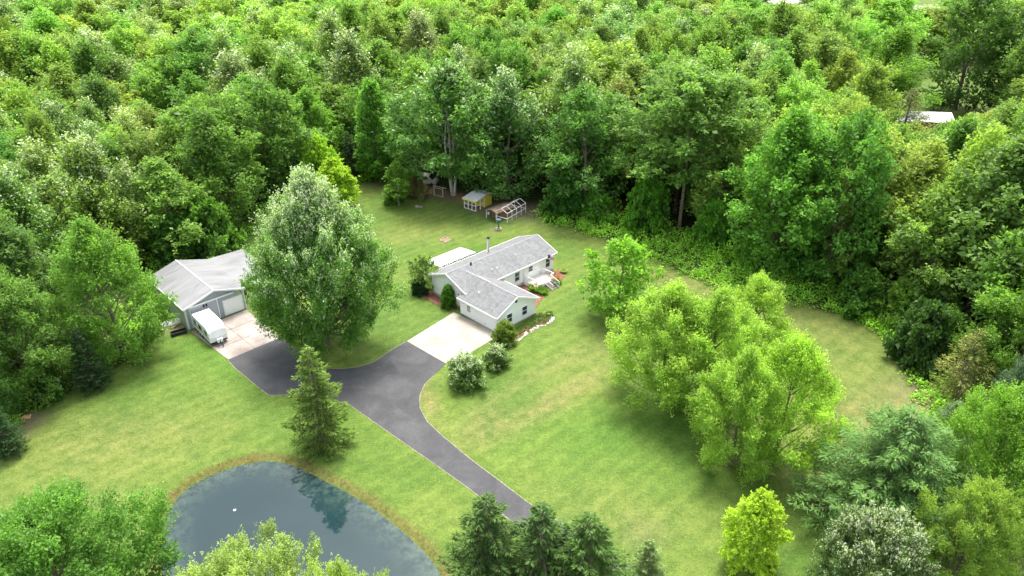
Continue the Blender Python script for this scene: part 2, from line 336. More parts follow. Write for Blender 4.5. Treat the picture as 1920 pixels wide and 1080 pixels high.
# ---------------------------------------------------------------- tree builders
def leaves_mesh(name, P, A, size, rng, tone, pale=None, asp=.62, flat=.55):
    n = len(P); A = A / (np.linalg.norm(A, axis=1, keepdims=True) + 1e-9)
    up = np.tile([0, 0, 1.], (n, 1)) + rng.normal(0, flat, (n, 3))
    S = np.cross(A, up); S /= (np.linalg.norm(S, axis=1, keepdims=True) + 1e-9)
    L = (size * rng.uniform(.65, 1.35, n))[:, None]; W = L * asp
    N_ = np.cross(S, A)
    v = np.stack([P, P + A * L * .45 + S * W * .5 + N_ * L * .08, P + A * L - N_ * L * .1, P + A * L * .45 - S * W * .5 + N_ * L * .08], 1).reshape(-1, 3)
    return npmesh(name, v, np.arange(4 * n).reshape(n, 4), {'tone': ('FACE', tone), 'pale': ('FACE', np.zeros(n) if pale is None else pale)})
PROF = {
 'round': lambda t: np.sqrt(np.clip(1 - ((t - .45) / .57) ** 2, 0, 1)),
 'egg':   lambda t: np.clip(np.sin(np.pi * np.clip(.16 + .84 * t, 0, 1) ** .9), 0, 1) ** .75,
 'cone':  lambda t: np.clip(1.02 - t, 0, 1) ** .62 * np.clip(.55 + 3 * t, 0, 1),
 'column':lambda t: np.clip(1.02 - t, 0, 1) ** .4 * np.clip(.6 + 2.5 * t, 0, 1),
 'vase':  lambda t: (.35 + .65 * np.clip(t * 1.5, 0, 1)) * np.clip(1.03 - t, 0, 1) ** .42,
 'pyr':   lambda t: np.clip(1.03 - t, 0, 1) ** .5 * np.clip(.7 + 1.1 * t, 0, 1),
 'mound': lambda t: np.sqrt(np.clip(1 - (t * .98) ** 2, 0, 1)),
}
def broad(name, R, H, base, prof, seed, nb=40, ns=20, nl=15, leaf=.34, upright=.3, shoot=1., pale=0, rough_=.22, bough=.3, tw=.02, bark=None, multi=1):
    rng = np.random.RandomState(seed); ch = H - base
    # bough centres spread over the crown shell (golden-angle spiral with jitter)
    i = np.arange(nb) + .5; t = np.clip((i / nb) ** .85 + rng.normal(0, .03, nb), .02, .98); az = i * 2.39996 + rng.normal(0, .25, nb)
    lob = 1 + rough_ * np.sin(az * 2 + seed) * .6 + rng.normal(0, rough_ * .6, nb)
    br = R * bough * rng.uniform(.75, 1.3, nb)
    rr = np.clip(PROF[prof](t) * R * lob - br * .55, .05 * R, None) * rng.uniform(.78, 1, nb)
    C = np.stack([rr * np.cos(az), rr * np.sin(az), base + t * ch * .97 + rng.normal(0, .02 * ch, nb)], 1)
    C[:, 2] = np.minimum(C[:, 2], H - br * .45)
    # shoots on each bough
    k = nb * ns; bi = np.repeat(np.arange(nb), ns)
    d = rng.normal(0, 1, (k, 3)); d /= np.linalg.norm(d, axis=1, keepdims=True)
    out = C[bi] - np.array([0, 0, base + ch * .35]); out /= (np.linalg.norm(out, axis=1, keepdims=True) + 1e-6)
    d = d + out * .75 + np.array([0, 0, .25]); d /= np.linalg.norm(d, axis=1, keepdims=True)
    oz = out * np.array([1, 1, .45]) * (1 - .45 * upright) + np.array([0, 0, 1.35 * upright]) + rng.normal(0, .16, (nb, 3))[bi]; oz /= np.linalg.norm(oz, axis=1, keepdims=True)
    el = rng.uniform(-1, 1, k); S = C[bi] + d * (br[bi] * rng.uniform(.25, .85, k) * (1 - .45 * np.clip(el, 0, 1)))[:, None] + oz * (el * br[bi] * (.35 + upright))[:, None]
    sdir = d * .45 + oz * (.6 + upright) + rng.normal(0, .25, (k, 3)); sdir /= np.linalg.norm(sdir, axis=1, keepdims=True)
    sl_ = shoot * rng.uniform(.6, 1.4, k)
    # leaves along the shoots
    n = k * nl; si = np.repeat(np.arange(k), nl); f = rng.uniform(0, 1, n)
    wd = .42 * shoot * (1.05 - .75 * f)
    P = S[si] + sdir[si] * (f * sl_[si])[:, None] + rng.normal(0, 1, (n, 3)) * (wd * .55)[:, None]
    A = sdir[si] * .6 + rng.normal(0, .65, (n, 3)) + np.array([0, 0, -.15])
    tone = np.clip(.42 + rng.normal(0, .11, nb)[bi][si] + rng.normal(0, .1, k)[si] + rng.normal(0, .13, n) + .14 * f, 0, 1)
    pl = None
    if pale:
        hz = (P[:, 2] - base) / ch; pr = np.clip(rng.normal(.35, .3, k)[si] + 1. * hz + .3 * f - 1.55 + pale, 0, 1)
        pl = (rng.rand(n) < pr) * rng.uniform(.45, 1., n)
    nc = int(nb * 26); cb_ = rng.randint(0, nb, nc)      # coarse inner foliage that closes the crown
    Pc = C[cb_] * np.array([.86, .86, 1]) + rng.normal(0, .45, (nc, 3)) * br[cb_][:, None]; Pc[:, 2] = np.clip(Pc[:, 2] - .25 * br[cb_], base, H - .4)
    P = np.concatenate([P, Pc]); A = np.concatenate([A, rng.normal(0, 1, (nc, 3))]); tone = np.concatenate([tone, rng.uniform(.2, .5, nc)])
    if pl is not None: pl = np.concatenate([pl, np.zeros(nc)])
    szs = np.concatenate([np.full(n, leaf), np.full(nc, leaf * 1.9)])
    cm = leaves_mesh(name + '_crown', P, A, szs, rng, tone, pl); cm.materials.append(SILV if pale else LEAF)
    # trunk and limbs
    tb = MB(); tr = max(.06, H * tw)
    for mlt in range(multi):
        a = mlt * 6.28 / multi + seed; o = Vector((math.cos(a), math.sin(a), 0)) * (tr * 1.3 if multi > 1 else 0); lean = o * (3 if multi > 1 else 0)
        zt = base + ch * .62
        ax = [o, o + lean * .3 + Vector((rng.normal(0, .05), 0, base * .6 + .1)), lean + Vector((rng.normal(0, .2), rng.normal(0, .2), base + ch * .3)), lean * 1.5 + Vector((rng.normal(0, .3), rng.normal(0, .3), zt))]
        tb.tube(ax, [tr * 1.25, tr, tr * .65, tr * .25], 7)
        for j in range(mlt, nb, multi):
            if j % 2 and nb > 30: continue
            c_ = Vector(C[j]); z0 = min(max(base * .8, c_.z - c_.xy.length * .9 - .8), zt); s0 = z0 / zt
            st = ax[1].lerp(ax[3], s0) if s0 > .1 else ax[1]; st = Vector((st.x, st.y, z0)); md = st.lerp(c_, .5) + Vector((0, 0, -.06 * (c_ - st).length))
            tb.tube([st, md, c_], [tr * .3, tr * .17, tr * .06], 5, False)
    me = bpy.data.meshes.new(name + '_trunk'); me.from_pydata(tb.v, [], tb.f); me.update(); me.materials.append(bark or BARK)
    return dict(crown=cm, trunk=me, R=R, H=H)
def conifer(name, R, H, base, seed, dz=.42, nbr=8, droop=.25, needle=.42, dens=26, spread=.34, power=.85, asp=.3, pale=.0, tipup=.1, gap=0., plume=False):
    rng = np.random.RandomState(seed); Ps, As, Ts = [], [], []; tb = MB(); tr = max(.06, H * .014)
    tb.tube([(0, 0, 0), (.03, 0, H * .5), (0, 0, H * .97)], [tr * 1.3, tr * .8, tr * .12], 7)
    z = base; az0 = 0
    while z < H * .985:
        t_ = (z - base) / (H - base); L = R * max(.04, (1 - t_) ** power) * min(1, .75 + 1.6 * t_)
        nbl = max(4, int(nbr * (.6 + .4 * (1 - t_))))
        for k in range(nbl):
            if rng.rand() < gap: continue
            az = az0 + 6.283 * k / nbl + rng.normal(0, .16); Lb = L * rng.uniform(.72, 1.15)
            dxy = np.array([math.cos(az), math.sin(az), 0]); zb = z + rng.normal(0, dz * .25)
            s = rng.uniform(.08, 1, max(5, int(dens * Lb)))
            lat = np.array([-dxy[1], dxy[0], 0]); sgn = rng.choice([-1, 1], len(s))
            lw = spread * Lb * np.clip(1.1 - s, .12, 1) * rng.rand(len(s)) ** .7
            zc = -droop * Lb * s + tipup * Lb * s ** 2 * 1.5
            P = dxy[None] * (s * Lb)[:, None] + lat[None] * (sgn * lw)[:, None]; P[:, 2] += zb + zc - lw * .25 + rng.normal(0, .05 + (.16 if plume else 0), len(s))
            A = dxy[None] * .9 + lat[None] * (sgn * .75)[:, None] + rng.normal(0, .3 if not plume else .55, (len(s), 3)); A[:, 2] += -.15 - droop * .4 + tipup * 2
            Ps.append(P); As.append(A); Ts.append(np.clip(.4 + rng.normal(0, .1) + rng.normal(0, .14, len(s)) + .2 * s, 0, 1))
            if k % 2 == 0 and Lb > .6: tb.tube([(0, 0, zb), tuple(dxy * Lb * .55 + [0, 0, zb - droop * Lb * .5]), tuple(dxy * Lb * .9 + [0, 0, zb - droop * Lb * .85])], [tr * .3, tr * .17, tr * .06], 4, False)
        z += dz * rng.uniform(.8, 1.25) * (.6 + .5 * (1 - t_)); az0 += 1.1
    P = np.concatenate(Ps); n = len(P); pl = (rng.rand(n) < pale) * rng.uniform(.3, 1, n)
    cm = leaves_mesh(name + '_crown', P, np.concatenate(As), needle, rng, np.concatenate(Ts), pl, asp, .6); cm.materials.append(NEED)
    me = bpy.data.meshes.new(name + '_trunk'); me.from_pydata(tb.v, [], tb.f); me.update(); me.materials.append(BARK)
    return dict(crown=cm, trunk=me, R=R, H=H)
def plant_tree(proto, loc, sxy, sz, rz, col, name, label, cat='tree', group=None):
    e = thing(name, loc, rz, label, cat, group); e.scale = (sxy, sxy, sz)
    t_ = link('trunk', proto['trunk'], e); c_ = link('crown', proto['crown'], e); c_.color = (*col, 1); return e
def T(proto, bx, by, top, width, col, label, name='broadleaf_tree', cat='tree', group=None, rz=0, z=0.):
    p = G(bx, by, z); H = hgt(p.y, top) - z; wm = width * depth((p.x, p.y, H * .5)) / FPX
    return plant_tree(proto, p, wm / 2 / proto['R'], H / proto['H'], rz, col, name, label, cat, group)
# palette
MID, LITE, YEL, DEEP, OLIVE, BLUE = (.085,.17,.035), (.13,.235,.045), (.23,.33,.045), (.05,.115,.026), (.12,.175,.055), (.07,.13,.065)
BR = {
 'maple':  broad('maple', 5, 16, 1.2, 'egg', 1, 52, 20, 14, .34, .4, 1.2),
 'maple2': broad('maple_two', 5, 16, 1., 'round', 2, 50, 20, 14, .34, .3, 1.1),
 'oak':    broad('oak', 5.4, 16, 2.2, 'round', 3, 44, 22, 14, .34, .25, .9, rough_=.35, bough=.3),
 'oak2':   broad('oak_two', 5.2, 16, 1.5, 'vase', 4, 48, 20, 14, .34, .35, 1.1, rough_=.3),
 'ash':    broad('ash', 4.8, 16, 1., 'egg', 5, 54, 20, 14, .32, .7, 1.5, rough_=.3, bough=.26),
 'poplar': broad('poplar', 4.6, 16, .8, 'pyr', 6, 56, 20, 13, .32, .75, 1.6, rough_=.25, bough=.26),
 'silver': broad('silver', 5, 16, 1., 'egg', 7, 54, 22, 14, .3, .7, 1.7, pale=.28, rough_=.3, bough=.25),
}
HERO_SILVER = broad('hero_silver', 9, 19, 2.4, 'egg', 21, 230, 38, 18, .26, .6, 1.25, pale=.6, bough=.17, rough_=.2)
HERO_MAPLE = broad('hero_maple', 5.5, 14, 1.6, 'egg', 22, 66, 34, 17, .23, .5, 1.2, rough_=.3, bough=.21)
HERO_MAPLE2 = broad('hero_maple_two', 5.5, 14, 1.4, 'egg', 23, 66, 34, 17, .23, .6, 1.3, rough_=.32, bough=.2)
HERO_NEAR = broad('near_tree', 5.5, 13, .8, 'round', 24, 110, 34, 18, .19, .35, 1., bough=.19, rough_=.3)
HERO_NEAR2 = broad('near_tree_two', 6.5, 14, .8, 'round', 25, 110, 36, 18, .19, .45, .9, bough=.17, rough_=.35)
BIGVAR = broad('big_cream_shrub', 5.5, 8, .4, 'round', 45, 110, 28, 16, .21, .3, .6, pale=.42, bough=.22, rough_=.2)
YOUNG = broad('young_maple', 3, 8, .7, 'egg', 26, 70, 24, 15, .2, .15, .4, bough=.34, rough_=.1)
YOUNGP = broad('young_pale', 3.4, 9, .9, 'round', 27, 34, 16, 13, .28, .2, .6, bough=.3, rough_=.3)
COLM = broad('column_maple', 3.4, 16, 1.2, 'column', 28, 70, 20, 13, .3, .3, .7, bough=.36, rough_=.12)
SLIM = broad('slim_tree', 2.2, 11, 2.2, 'egg', 29, 30, 14, 11, .26, .3, .6, rough_=.3)
SPRUCE = conifer('spruce', 4, 13, .3, 31, gap=.18, dens=52, dz=.5, droop=.3, tipup=.2, power=.78, nbr=7, needle=.34, asp=.26)
SPRUCE2 = conifer('spruce_two', 4, 14, .2, 32, nbr=8, dens=60, dz=.44, droop=.3, tipup=.22, power=.68, needle=.28, asp=.26, gap=.12)
REDW = broad('feathery_tree', 5, 15, .6, 'egg', 33, 90, 28, 16, .24, .35, 1.1, bough=.22, rough_=.25)
PINE = conifer('white_pine', 6, 14, .4, 34, nbr=10, dens=95, dz=.7, droop=-.08, tipup=.12, needle=.3, asp=.2, spread=.36, power=.6, plume=True, pale=.1)
THINP = conifer('thin_pine', 4, 12, .8, 35, nbr=6, dens=22, dz=.75, droop=.02, tipup=.05, needle=.42, asp=.28, spread=.4, power=.6, plume=True, gap=.15)
BUSH = broad('bush', 1., 1.6, .05, 'mound', 41, 30, 14, 10, .13, .2, .22, bough=.34, rough_=.12, tw=.02)
ROUNDB = broad('clipped_bush', 1., 1.7, .05, 'mound', 42, 60, 16, 10, .1, .05, .12, bough=.26, rough_=.04, tw=.02)
VARB = broad('variegated_bush', 1.2, 1.8, .05, 'mound', 43, 36, 16, 11, .13, .35, .3, pale=.55, bough=.32, rough_=.25)
WILD = broad('wild_shrub', 2.2, 3., .05, 'mound', 44, 34, 18, 12, .3, .2, .5, bough=.34, rough_=.3)
# ---- trees standing in the lawn and round its edges
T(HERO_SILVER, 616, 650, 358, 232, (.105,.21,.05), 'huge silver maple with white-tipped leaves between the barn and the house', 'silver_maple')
T(SPRUCE, 606, 832, 645, 155, (.13,.19,.04), 'sparse-topped spruce on the lawn below the fork of the drive, above the pond', 'spruce_tree')
gm_ = 'yellow-green maples grouped on the right lawn'
T(HERO_MAPLE, 1238, 752, 555, 180, (.25,.375,.065), 'leftmost maple of the yellow-green group on the right lawn', 'maple_tree', group=gm_)
T(HERO_MAPLE2, 1318, 775, 570, 180, (.25,.375,.065), 'middle maple of the yellow-green group, dark trunk showing below its crown', 'maple_tree', group=gm_, rz=1.2)
T(HERO_MAPLE, 1400, 690, 535, 130, (.25,.375,.065), 'rearmost maple of the yellow-green group, nearest the woodland', 'maple_tree', group=gm_, rz=2.2)
T(HERO_MAPLE2, 1368, 875, 680, 150, (.25,.375,.065), 'front maple of the yellow-green group with its pale trunk bare near the ground', 'maple_tree', group=gm_, rz=4)
T(HERO_MAPLE, 1450, 868, 655, 160, (.25,.375,.065), 'broad rightmost maple of the yellow-green group on the right lawn', 'maple_tree', group=gm_, rz=3.1)
T(YOUNGP, 1158, 592, 462, 128, (.17,.32,.04), 'small leaning green tree alone on the lawn right of the house steps', rz=.5)
T(YOUNG, 1401, 1064, 932, 110, (.33,.45,.05), 'small bright chartreuse tree alone on the lower right lawn', 'young_tree')
T(PINE, 1645, 985, 778, 390, (.095,.175,.045), 'large soft blue-green pine at the lower right of the lawn', 'pine_tree')
T(HERO_NEAR, 1822, 985, 765, 200, (.15,.27,.035), 'rounded bright green tree just right of the big blue-green pine', rz=1)
T(BIGVAR, 1600, 1160, 990, 190, (.08,.13,.05), 'dark green broad shrub flecked with cream leaves in front of the big pine', 'shrub', 'shrub')
T(HERO_NEAR, 1775, 1110, 930, 150, (.17,.25,.055), 'yellow-green loose tree between the big pine and the bare soil patch', rz=2)
T(SPRUCE2, 1868, 1010, 935, 70, (.13,.2,.12), 'small pale blue-green pine by the bare soil patch at lower right', 'pine_tree')
T(VARB, 1850, 1035, 975, 70, (.17,.24,.06), 'small cream-flecked bush beside the bare soil patch', 'shrub', 'shrub')
T(THINP, 1790, 752, 618, 130, (.14,.15,.055), 'thin browning pine at the right edge of the lawn', 'pine_tree')
T(PINE, 1885, 800, 660, 130, (.07,.12,.06), 'dark blue-green pine behind the rounded bright green tree at the right edge', 'pine_tree')
T(PINE, 1760, 860, 755, 110, (.1,.16,.08), 'pale grey-green pine close behind the rounded bright tree', 'pine_tree', rz=1)
T(HERO_MAPLE, 1900, 730, 500, 190, (.12,.22,.035), 'broad leafy tree with ragged crown at the right edge above the pines', rz=1)
T(SPRUCE2, 918, 1150, 928, 250, (.06,.11,.03), 'dark spruce at the lower edge, left of the drive end', 'spruce_tree', group='spruces at the end of the drive')
T(SPRUCE, 1012, 1165, 940, 250, (.06,.11,.03), 'spruce in the middle of the dark row over the drive end', 'spruce_tree', group='spruces at the end of the drive', rz=1)
T(SPRUCE2, 1092, 1185, 962, 270, (.06,.11,.03), 'rightmost big spruce of the dark row over the drive end', 'spruce_tree', group='spruces at the end of the drive', rz=2)
T(SPRUCE, 1205, 1135, 1010, 130, (.14,.2,.07), 'small pale spruce at the lower edge, right of the dark spruces', 'spruce_tree', group='spruces at the end of the drive', rz=1)
T(HERO_NEAR, 182, 1245, 985, 320, (.1,.21,.035), 'large dark green tree at the lower left beside the pond', rz=.3)
T(HERO_NEAR, 20, 1210, 1040, 200, (.1,.21,.035), 'lower leafy tree at the bottom left corner under the wire', rz=2)
T(HERO_NEAR2, 490, 1330, 1080, 300, (.25,.32,.1), 'pale yellow-green treetop rising in front of the pond', rz=.3)
T(HERO_NEAR2, 665, 1340, 1095, 190, (.25,.32,.1), 'right-hand pale treetop in front of the pond', rz=2.3)
T(REDW, 232, 668, 435, 165, (.13,.24,.05), 'rounded feathery light green tree left of the grey barn', 'broadleaf_tree')
T(REDW, 70, 742, 525, 160, (.13,.23,.055), 'feathery green tree at the left edge of the lawn', 'broadleaf_tree', rz=1)
T(REDW, 15, 690, 460, 150, (.12,.22,.05), 'tall green tree at the far left edge behind the lawn', 'broadleaf_tree', rz=2)
T(SPRUCE2, 178, 726, 612, 82, (.035,.075,.03), 'small very dark spruce on the lawn edge left of the barn', 'spruce_tree')
T(HERO_NEAR, -10, 800, 560, 130, (.05,.11,.03), 'dark leafy tree at the left edge beside the dirt patch', rz=1)
T(SPRUCE2, 20, 850, 745, 80, (.05,.1,.035), 'dark low conifer at the left edge below the dirt patch', 'spruce_tree', rz=1)
T(SLIM, 478, 382, 262, 62, (.15,.22,.06), 'slim pale young tree standing before the woods above the big silver maple', 'young_tree')
T(YOUNG, 608, 375, 262, 80, (.27,.42,.04), 'bright yellow-green young tree behind the big silver maple', 'young_tree')
T(YOUNG, 634, 392, 303, 85, (.3,.43,.04), 'low bright yellow-green sapling beside the brighter young tree behind the silver maple', 'young_tree', rz=2)
T(COLM, 712, 338, 160, 82, (.12,.26,.045), 'narrow columnar tree at the back of the lawn', 'columnar_tree')
T(SPRUCE, 660, 335, 245, 55, (.06,.1,.05), 'dark spruce between the silver maple and the columnar tree', 'spruce_tree')
WB = dict(broad('white_stem', 6, 17, 3.6, 'egg', 51, 76, 22, 14, .34, .45, 1.1, pale=.12, bark=PALEBARK, multi=4, bough=.25, tw=.008))
T(WB, 850, 366, 135, 205, (.115,.22,.055), 'big tree with several whitish stems left of the yellow-trimmed shelter', 'silver_maple')
T(BR['silver'], 950, 372, 165, 160, (.1,.195,.055), 'large silver-flecked tree behind the yellow-trimmed shelter', 'silver_maple')
T(broad('gaunt_tree', 5.5, 22, 8.5, 'round', 52, 80, 22, 14, .34, .2, .8, rough_=.35, bark=simple('tan_bark', (.26, .2, .14), .25, 3, .9), tw=.0075), 1273, 428, 145, 210, (.15,.25,.06), 'tall tree with a long bare pale trunk at the edge of the woods', 'tall_tree')
T(SLIM, 748, 384, 308, 52, (.16,.28,.045), 'small pointed young tree on the back lawn left of the old van', 'young_tree')
T(BR['maple'], 1440, 505, 235, 190, (.11,.24,.045), 'broad deep green tree on the woodland edge left of the darker one', rz=1)
T(BR['maple2'], 1545, 530, 240, 170, (.09,.21,.04), 'dense bluish-green tree on the woodland edge behind the yellow-green maples', rz=2)
T(BR['maple2'], 1790, 205, -5, 135, (.06,.12,.03), 'tall dark tree in the far clearing beyond the red building', rz=2)
T(BR['maple'], 1905, 215, -10, 170, (.07,.135,.035), 'tall dark tree at the top right beside the far clearing')
T(BR['ash'], 1650, 225, 68, 135, (.12,.22,.04), 'dome-shaped bright green tree left of the far clearing')
T(THINP, 1685, 275, 165, 110, (.13,.14,.06), 'brownish pine leaning over the white roof of the red building', 'pine_tree')
# ---- the wood
rng = np.random.RandomState(11); cand = []
yv = 62.
CLR = [GP([(1590,300),(1590,205),(1700,130),(2000,110),(2000,215),(1800,262)])]
hero_xy = [(o.location.x, o.location.y, o.scale.x * 4.5 if o.name not in ('columnar_tree',) else 15) for o in COL.objects if o.type == 'EMPTY' and o.get('category')]
while yv < 520:
    s = 7.6 if yv < 125 else (9.4 if yv < 190 else 12.3); xm = .76 * yv + 22
    for xv in np.arange(-xm, xm, s):
        cand.append((xv + rng.uniform(-.42, .42) * s, yv + rng.uniform(-.42, .42) * s))
    yv += s * .92
cand = np.array(cand); inl = poly_d(cand, smooth_poly(LAWN, 2)) < -2.2
for c_ in CLR: inl &= poly_d(cand, c_) < 0
inl &= ~((cand[:, 1] > 330) & (cand[:, 0] > 115) & (cand[:, 0] < 150)) & ~((cand[:, 1] > 345) & (cand[:, 0] > 195) & (cand[:, 0] < 238))
inl &= ~((cand[:, 1] > 55) & (cand[:, 1] < 97) & (cand[:, 0] > -56) & (cand[:, 0] < -33))
cand = cand[inl]
cpx = np.array([proj((a, b_, 0))[0] for a, b_ in cand]); cdl = poly_d(cand, smooth_poly(LAWN, 2))
cand = cand[~((cpx > 985) & (cpx < 1760) & (cand[:, 1] > 62) & (cdl > -6.5)) & ~((cpx > 1130) & (cpx < 1410) & (cand[:, 1] > 62) & (cdl > -13))]      # a strip of brambles, not trees, borders the lawn here
BARNX = G(1700, 235); FENCEP = GP([(740,375),(740,335),(860,325),(1000,345),(1000,410),(860,395)])
cand = cand[poly_d(cand, FENCEP) < 0]
keep = []
for x, y in cand:
    if any((x - a) ** 2 + (y - b_) ** 2 < (r * .62) ** 2 for a, b_, r in hero_xy): continue
    keep.append((x, y))
cand = sorted(keep, key=lambda p: p[1] ** 2 + p[0] ** 2 * .3)
caps = [(1625, 1785, 250, 172), (1775, 1860, 222, 185), (1405, 1505, 20, 372), (1690, 1785, 24, 372), (1715, 1840, 165, 190)]
def region(x, y):
    px, py = proj((x, y, 12)); 
    d = 'near the top' if py < 150 else 'midway back' if py < 300 else 'front rank'
    if px < 250: a = 'at the far left'
    elif px < 560: a = 'behind the grey barn'
    elif px < 800: a = 'behind the big silver maple'
    elif px < 1080: a = 'behind the white house'
    elif px < 1400: a = 'around the tall bare-trunked tree'
    elif px < 1650: a = 'beyond the yellow-green maples'
    else: a = 'at the far right'
    return a + ', ' + d
kinds = ['maple', 'maple2', 'oak', 'oak2', 'ash', 'poplar', 'silver']
form = dict(maple='oval-crowned', maple2='round-crowned', oak='lumpy-crowned', oak2='flat-topped', ash='feathery', poplar='pointed', silver='silver-flecked')
cols = [((.132,.222,.052), 'mid green'), ((.178,.275,.064), 'light green'), ((.215,.305,.07), 'yellowish green'), ((.107,.195,.048), 'deep green'), ((.155,.228,.074), 'olive green')]
indiv, farpts, n_ind = [], [], 0
nhero = len(hero_xy)
for (x, y) in cand:
    px, py = proj((x, y, 0)); H = rng.uniform(15.5, 21.5) + 1.6 * math.sin(x * .06 + 1) * math.cos(y * .05)
    if px < 420 and y < 150: H *= .82
    e = 6 if y < 110 else 0
    for (a, b_, my, dm_) in caps:
        if a - 25 < px < b_ + 25 and y < dm_: H = min(H, hgt(y - 3, my) - .6)
    if H < 3: continue
    r = rng.rand() + .18 * math.sin(x * .045 + y * .02); wn = math.sin(x * .03 - y * .021 + 2) + rng.normal(0, .8)
    k = kinds[int(rng.choice(7, p=[.21, .2, .19, .16, .14, .05, .05]))]
    if px < 700 and y < 190 and rng.rand() < .35: k = rng.choice(['ash', 'poplar', 'silver'])
    ci = 2 if wn > 1.1 else 1 if wn > .1 else 0 if wn > -.9 else 3 if rng.rand() < .55 else 4
    if y > 170 and ci == 3: ci = 1
    sxy = rng.uniform(.88, 1.3) * (H / 18) ** .6 * (1.12 if y < 125 else 1.3 if y < 190 else 1.6)
    vis = proj((x, y, H)); inview = -60 < px < 1980 and -40 < vis[1] < 1100
    if inview and n_ind < 300 - 55:
        n_ind += 1; col, cn = cols[ci]; cv = rng.uniform(.88, 1.12, 3)
        plant_tree(BR[k], (x, y, 0), sxy, H / 16, rng.uniform(0, 6.28), tuple(np.array(col) * cv), 'woodland_tree',
                   f'{cn} {form[k]} tree in the woods {region(x, y)}', 'tree', 'trees of the surrounding wood')
    else: farpts.append((x, y, sxy, H / 16, ci, kinds.index(k)))
# the rest of the wood: one object, instancing the crowns of standing trees
src = {}
for o in COL.objects:
    if o.name.startswith('crown') and o.parent.name.startswith('woodland_tree'):
        src.setdefault(o.data.name, []).append(o)
srcs = [o for l in src.values() for o in l[:4]]
fp = np.array(farpts)
fm = bpy.data.meshes.new('distant_wood'); fm.vertices.add(len(fp)); fm.vertices.foreach_set('co', np.column_stack([fp[:, :2], np.zeros(len(fp))]).astype(np.float32).ravel())
for nm, a in (('sxy', fp[:, 2]), ('sz', fp[:, 3]), ('rz', rng.uniform(0, 6.28, len(fp)))):
    fm.attributes.new(nm, 'FLOAT', 'POINT').data.foreach_set('value', a.astype(np.float32))
tc = np.array([list(cols[int(r[4])][0]) + [1.] for r in fp]); tc[:, :3] *= rng.uniform(1., 1.3, (len(fp), 3))
fm.attributes.new('tint', 'FLOAT_COLOR', 'POINT').data.foreach_set('color', tc.astype(np.float32).ravel())
fm.attributes.new('pick', 'INT', 'POINT').data.foreach_set('value', rng.randint(0, len(srcs), len(fp)).astype(np.int32))
fo = tag(link('distant_wood', fm), 'unbroken green treetops of the distant woods towards the top of the picture', 'woods', kind='stuff')
ng = bpy.data.node_groups.new('wood', 'GeometryNodeTree'); ng.interface.new_socket('Geometry', in_out='INPUT', socket_type='NodeSocketGeometry'); ng.interface.new_socket('Geometry', in_out='OUTPUT', socket_type='NodeSocketGeometry')
gi, go = ng.nodes.new('NodeGroupInput'), ng.nodes.new('NodeGroupOutput'); jn = ng.nodes.new('GeometryNodeJoinGeometry'); ip = ng.nodes.new('GeometryNodeInstanceOnPoints')
for o in srcs:
    oi = ng.nodes.new('GeometryNodeObjectInfo'); oi.inputs['Object'].default_value = o; oi.inputs['As Instance'].default_value = True; ng.links.new(oi.outputs['Geometry'], jn.inputs[0])
def na(nm, ty='FLOAT'):
    a = ng.nodes.new('GeometryNodeInputNamedAttribute'); a.data_type = ty; a.inputs[0].default_value = nm; return a.outputs[0]
cx = ng.nodes.new('ShaderNodeCombineXYZ'); cr = ng.nodes.new('ShaderNodeCombineXYZ')
ng.links.new(na('sxy'), cx.inputs[0]); ng.links.new(na('sxy'), cx.inputs[1]); ng.links.new(na('sz'), cx.inputs[2]); ng.links.new(na('rz'), cr.inputs[2])
ng.links.new(gi.outputs[0], ip.inputs['Points']); ng.links.new(jn.outputs[0], ip.inputs['Instance']); ip.inputs['Pick Instance'].default_value = True
ng.links.new(na('pick', 'INT'), ip.inputs['Instance Index']); ng.links.new(cr.outputs[0], ip.inputs['Rotation']); ng.links.new(cx.outputs[0], ip.inputs['Scale']); ng.links.new(ip.outputs[0], go.inputs[0])
md = fo.modifiers.new('wood', 'NODES'); md.node_group = ng
print('individual wood trees', n_ind, 'far', len(fp), 'heroes', nhero)
# ---- undergrowth along the woodland edge
LP = smooth_poly(LAWN, 2); cen = []; rng = np.random.RandomState(17)
for i in range(len(LP)):
    a, b_ = LP[i], LP[(i + 1) % len(LP)]; pa = proj(a)
    if a.y < 45 or abs(a.x) > 75: continue
    L = (b_ - a).length; d = (b_ - a).normalized(); nrm = Vector((-d.y, d.x, 0))
    if poly_d([[(a + nrm).x, (a + nrm).y]], LP)[0] > 0: nrm = -nrm
    right = a.x > 3 and a.y > 70
    for _ in range(int(L * (6.5 if right else 2.6)) + 1):
        o = (rng.uniform(0, 1) ** 1.2 * 9.5 if right else abs(rng.normal(0, 1)) * 3) - .4; p = a + d * rng.uniform(0, L) + nrm * o
        if poly_d([[p.x, p.y]], FENCEP)[0] > -.5: continue
        cen.append((p.x, p.y, rng.uniform(.45, 1.1) * (1 + .22 * max(o, 0)), rng.uniform(.7, 1.8)))
cen = np.array(cen); nlv = 64; k = len(cen); si = np.repeat(np.arange(k), nlv); n = k * nlv
d = rng.normal(0, 1, (n, 3)); d /= np.linalg.norm(d, axis=1, keepdims=True); d[:, 2] = abs(d[:, 2]); rad = rng.uniform(.6, 1.05, n)
P = np.column_stack([cen[si, 0] + d[:, 0] * cen[si, 3] * rad, cen[si, 1] + d[:, 1] * cen[si, 3] * rad, d[:, 2] * cen[si, 2] * rad * 1.3])
um = leaves_mesh('undergrowth', P, d + rng.normal(0, .6, (n, 3)), .3, rng, np.clip(.5 + rng.normal(0, .17, k)[si] + rng.normal(0, .13, n), 0, 1), None, .7); um.materials.append(LEAF)
uo = tag(link('undergrowth', um), 'bright green brambles and vines spilling along the woodland edge', 'undergrowth', kind='stuff'); uo.color = (.22, .4, .06, 1)
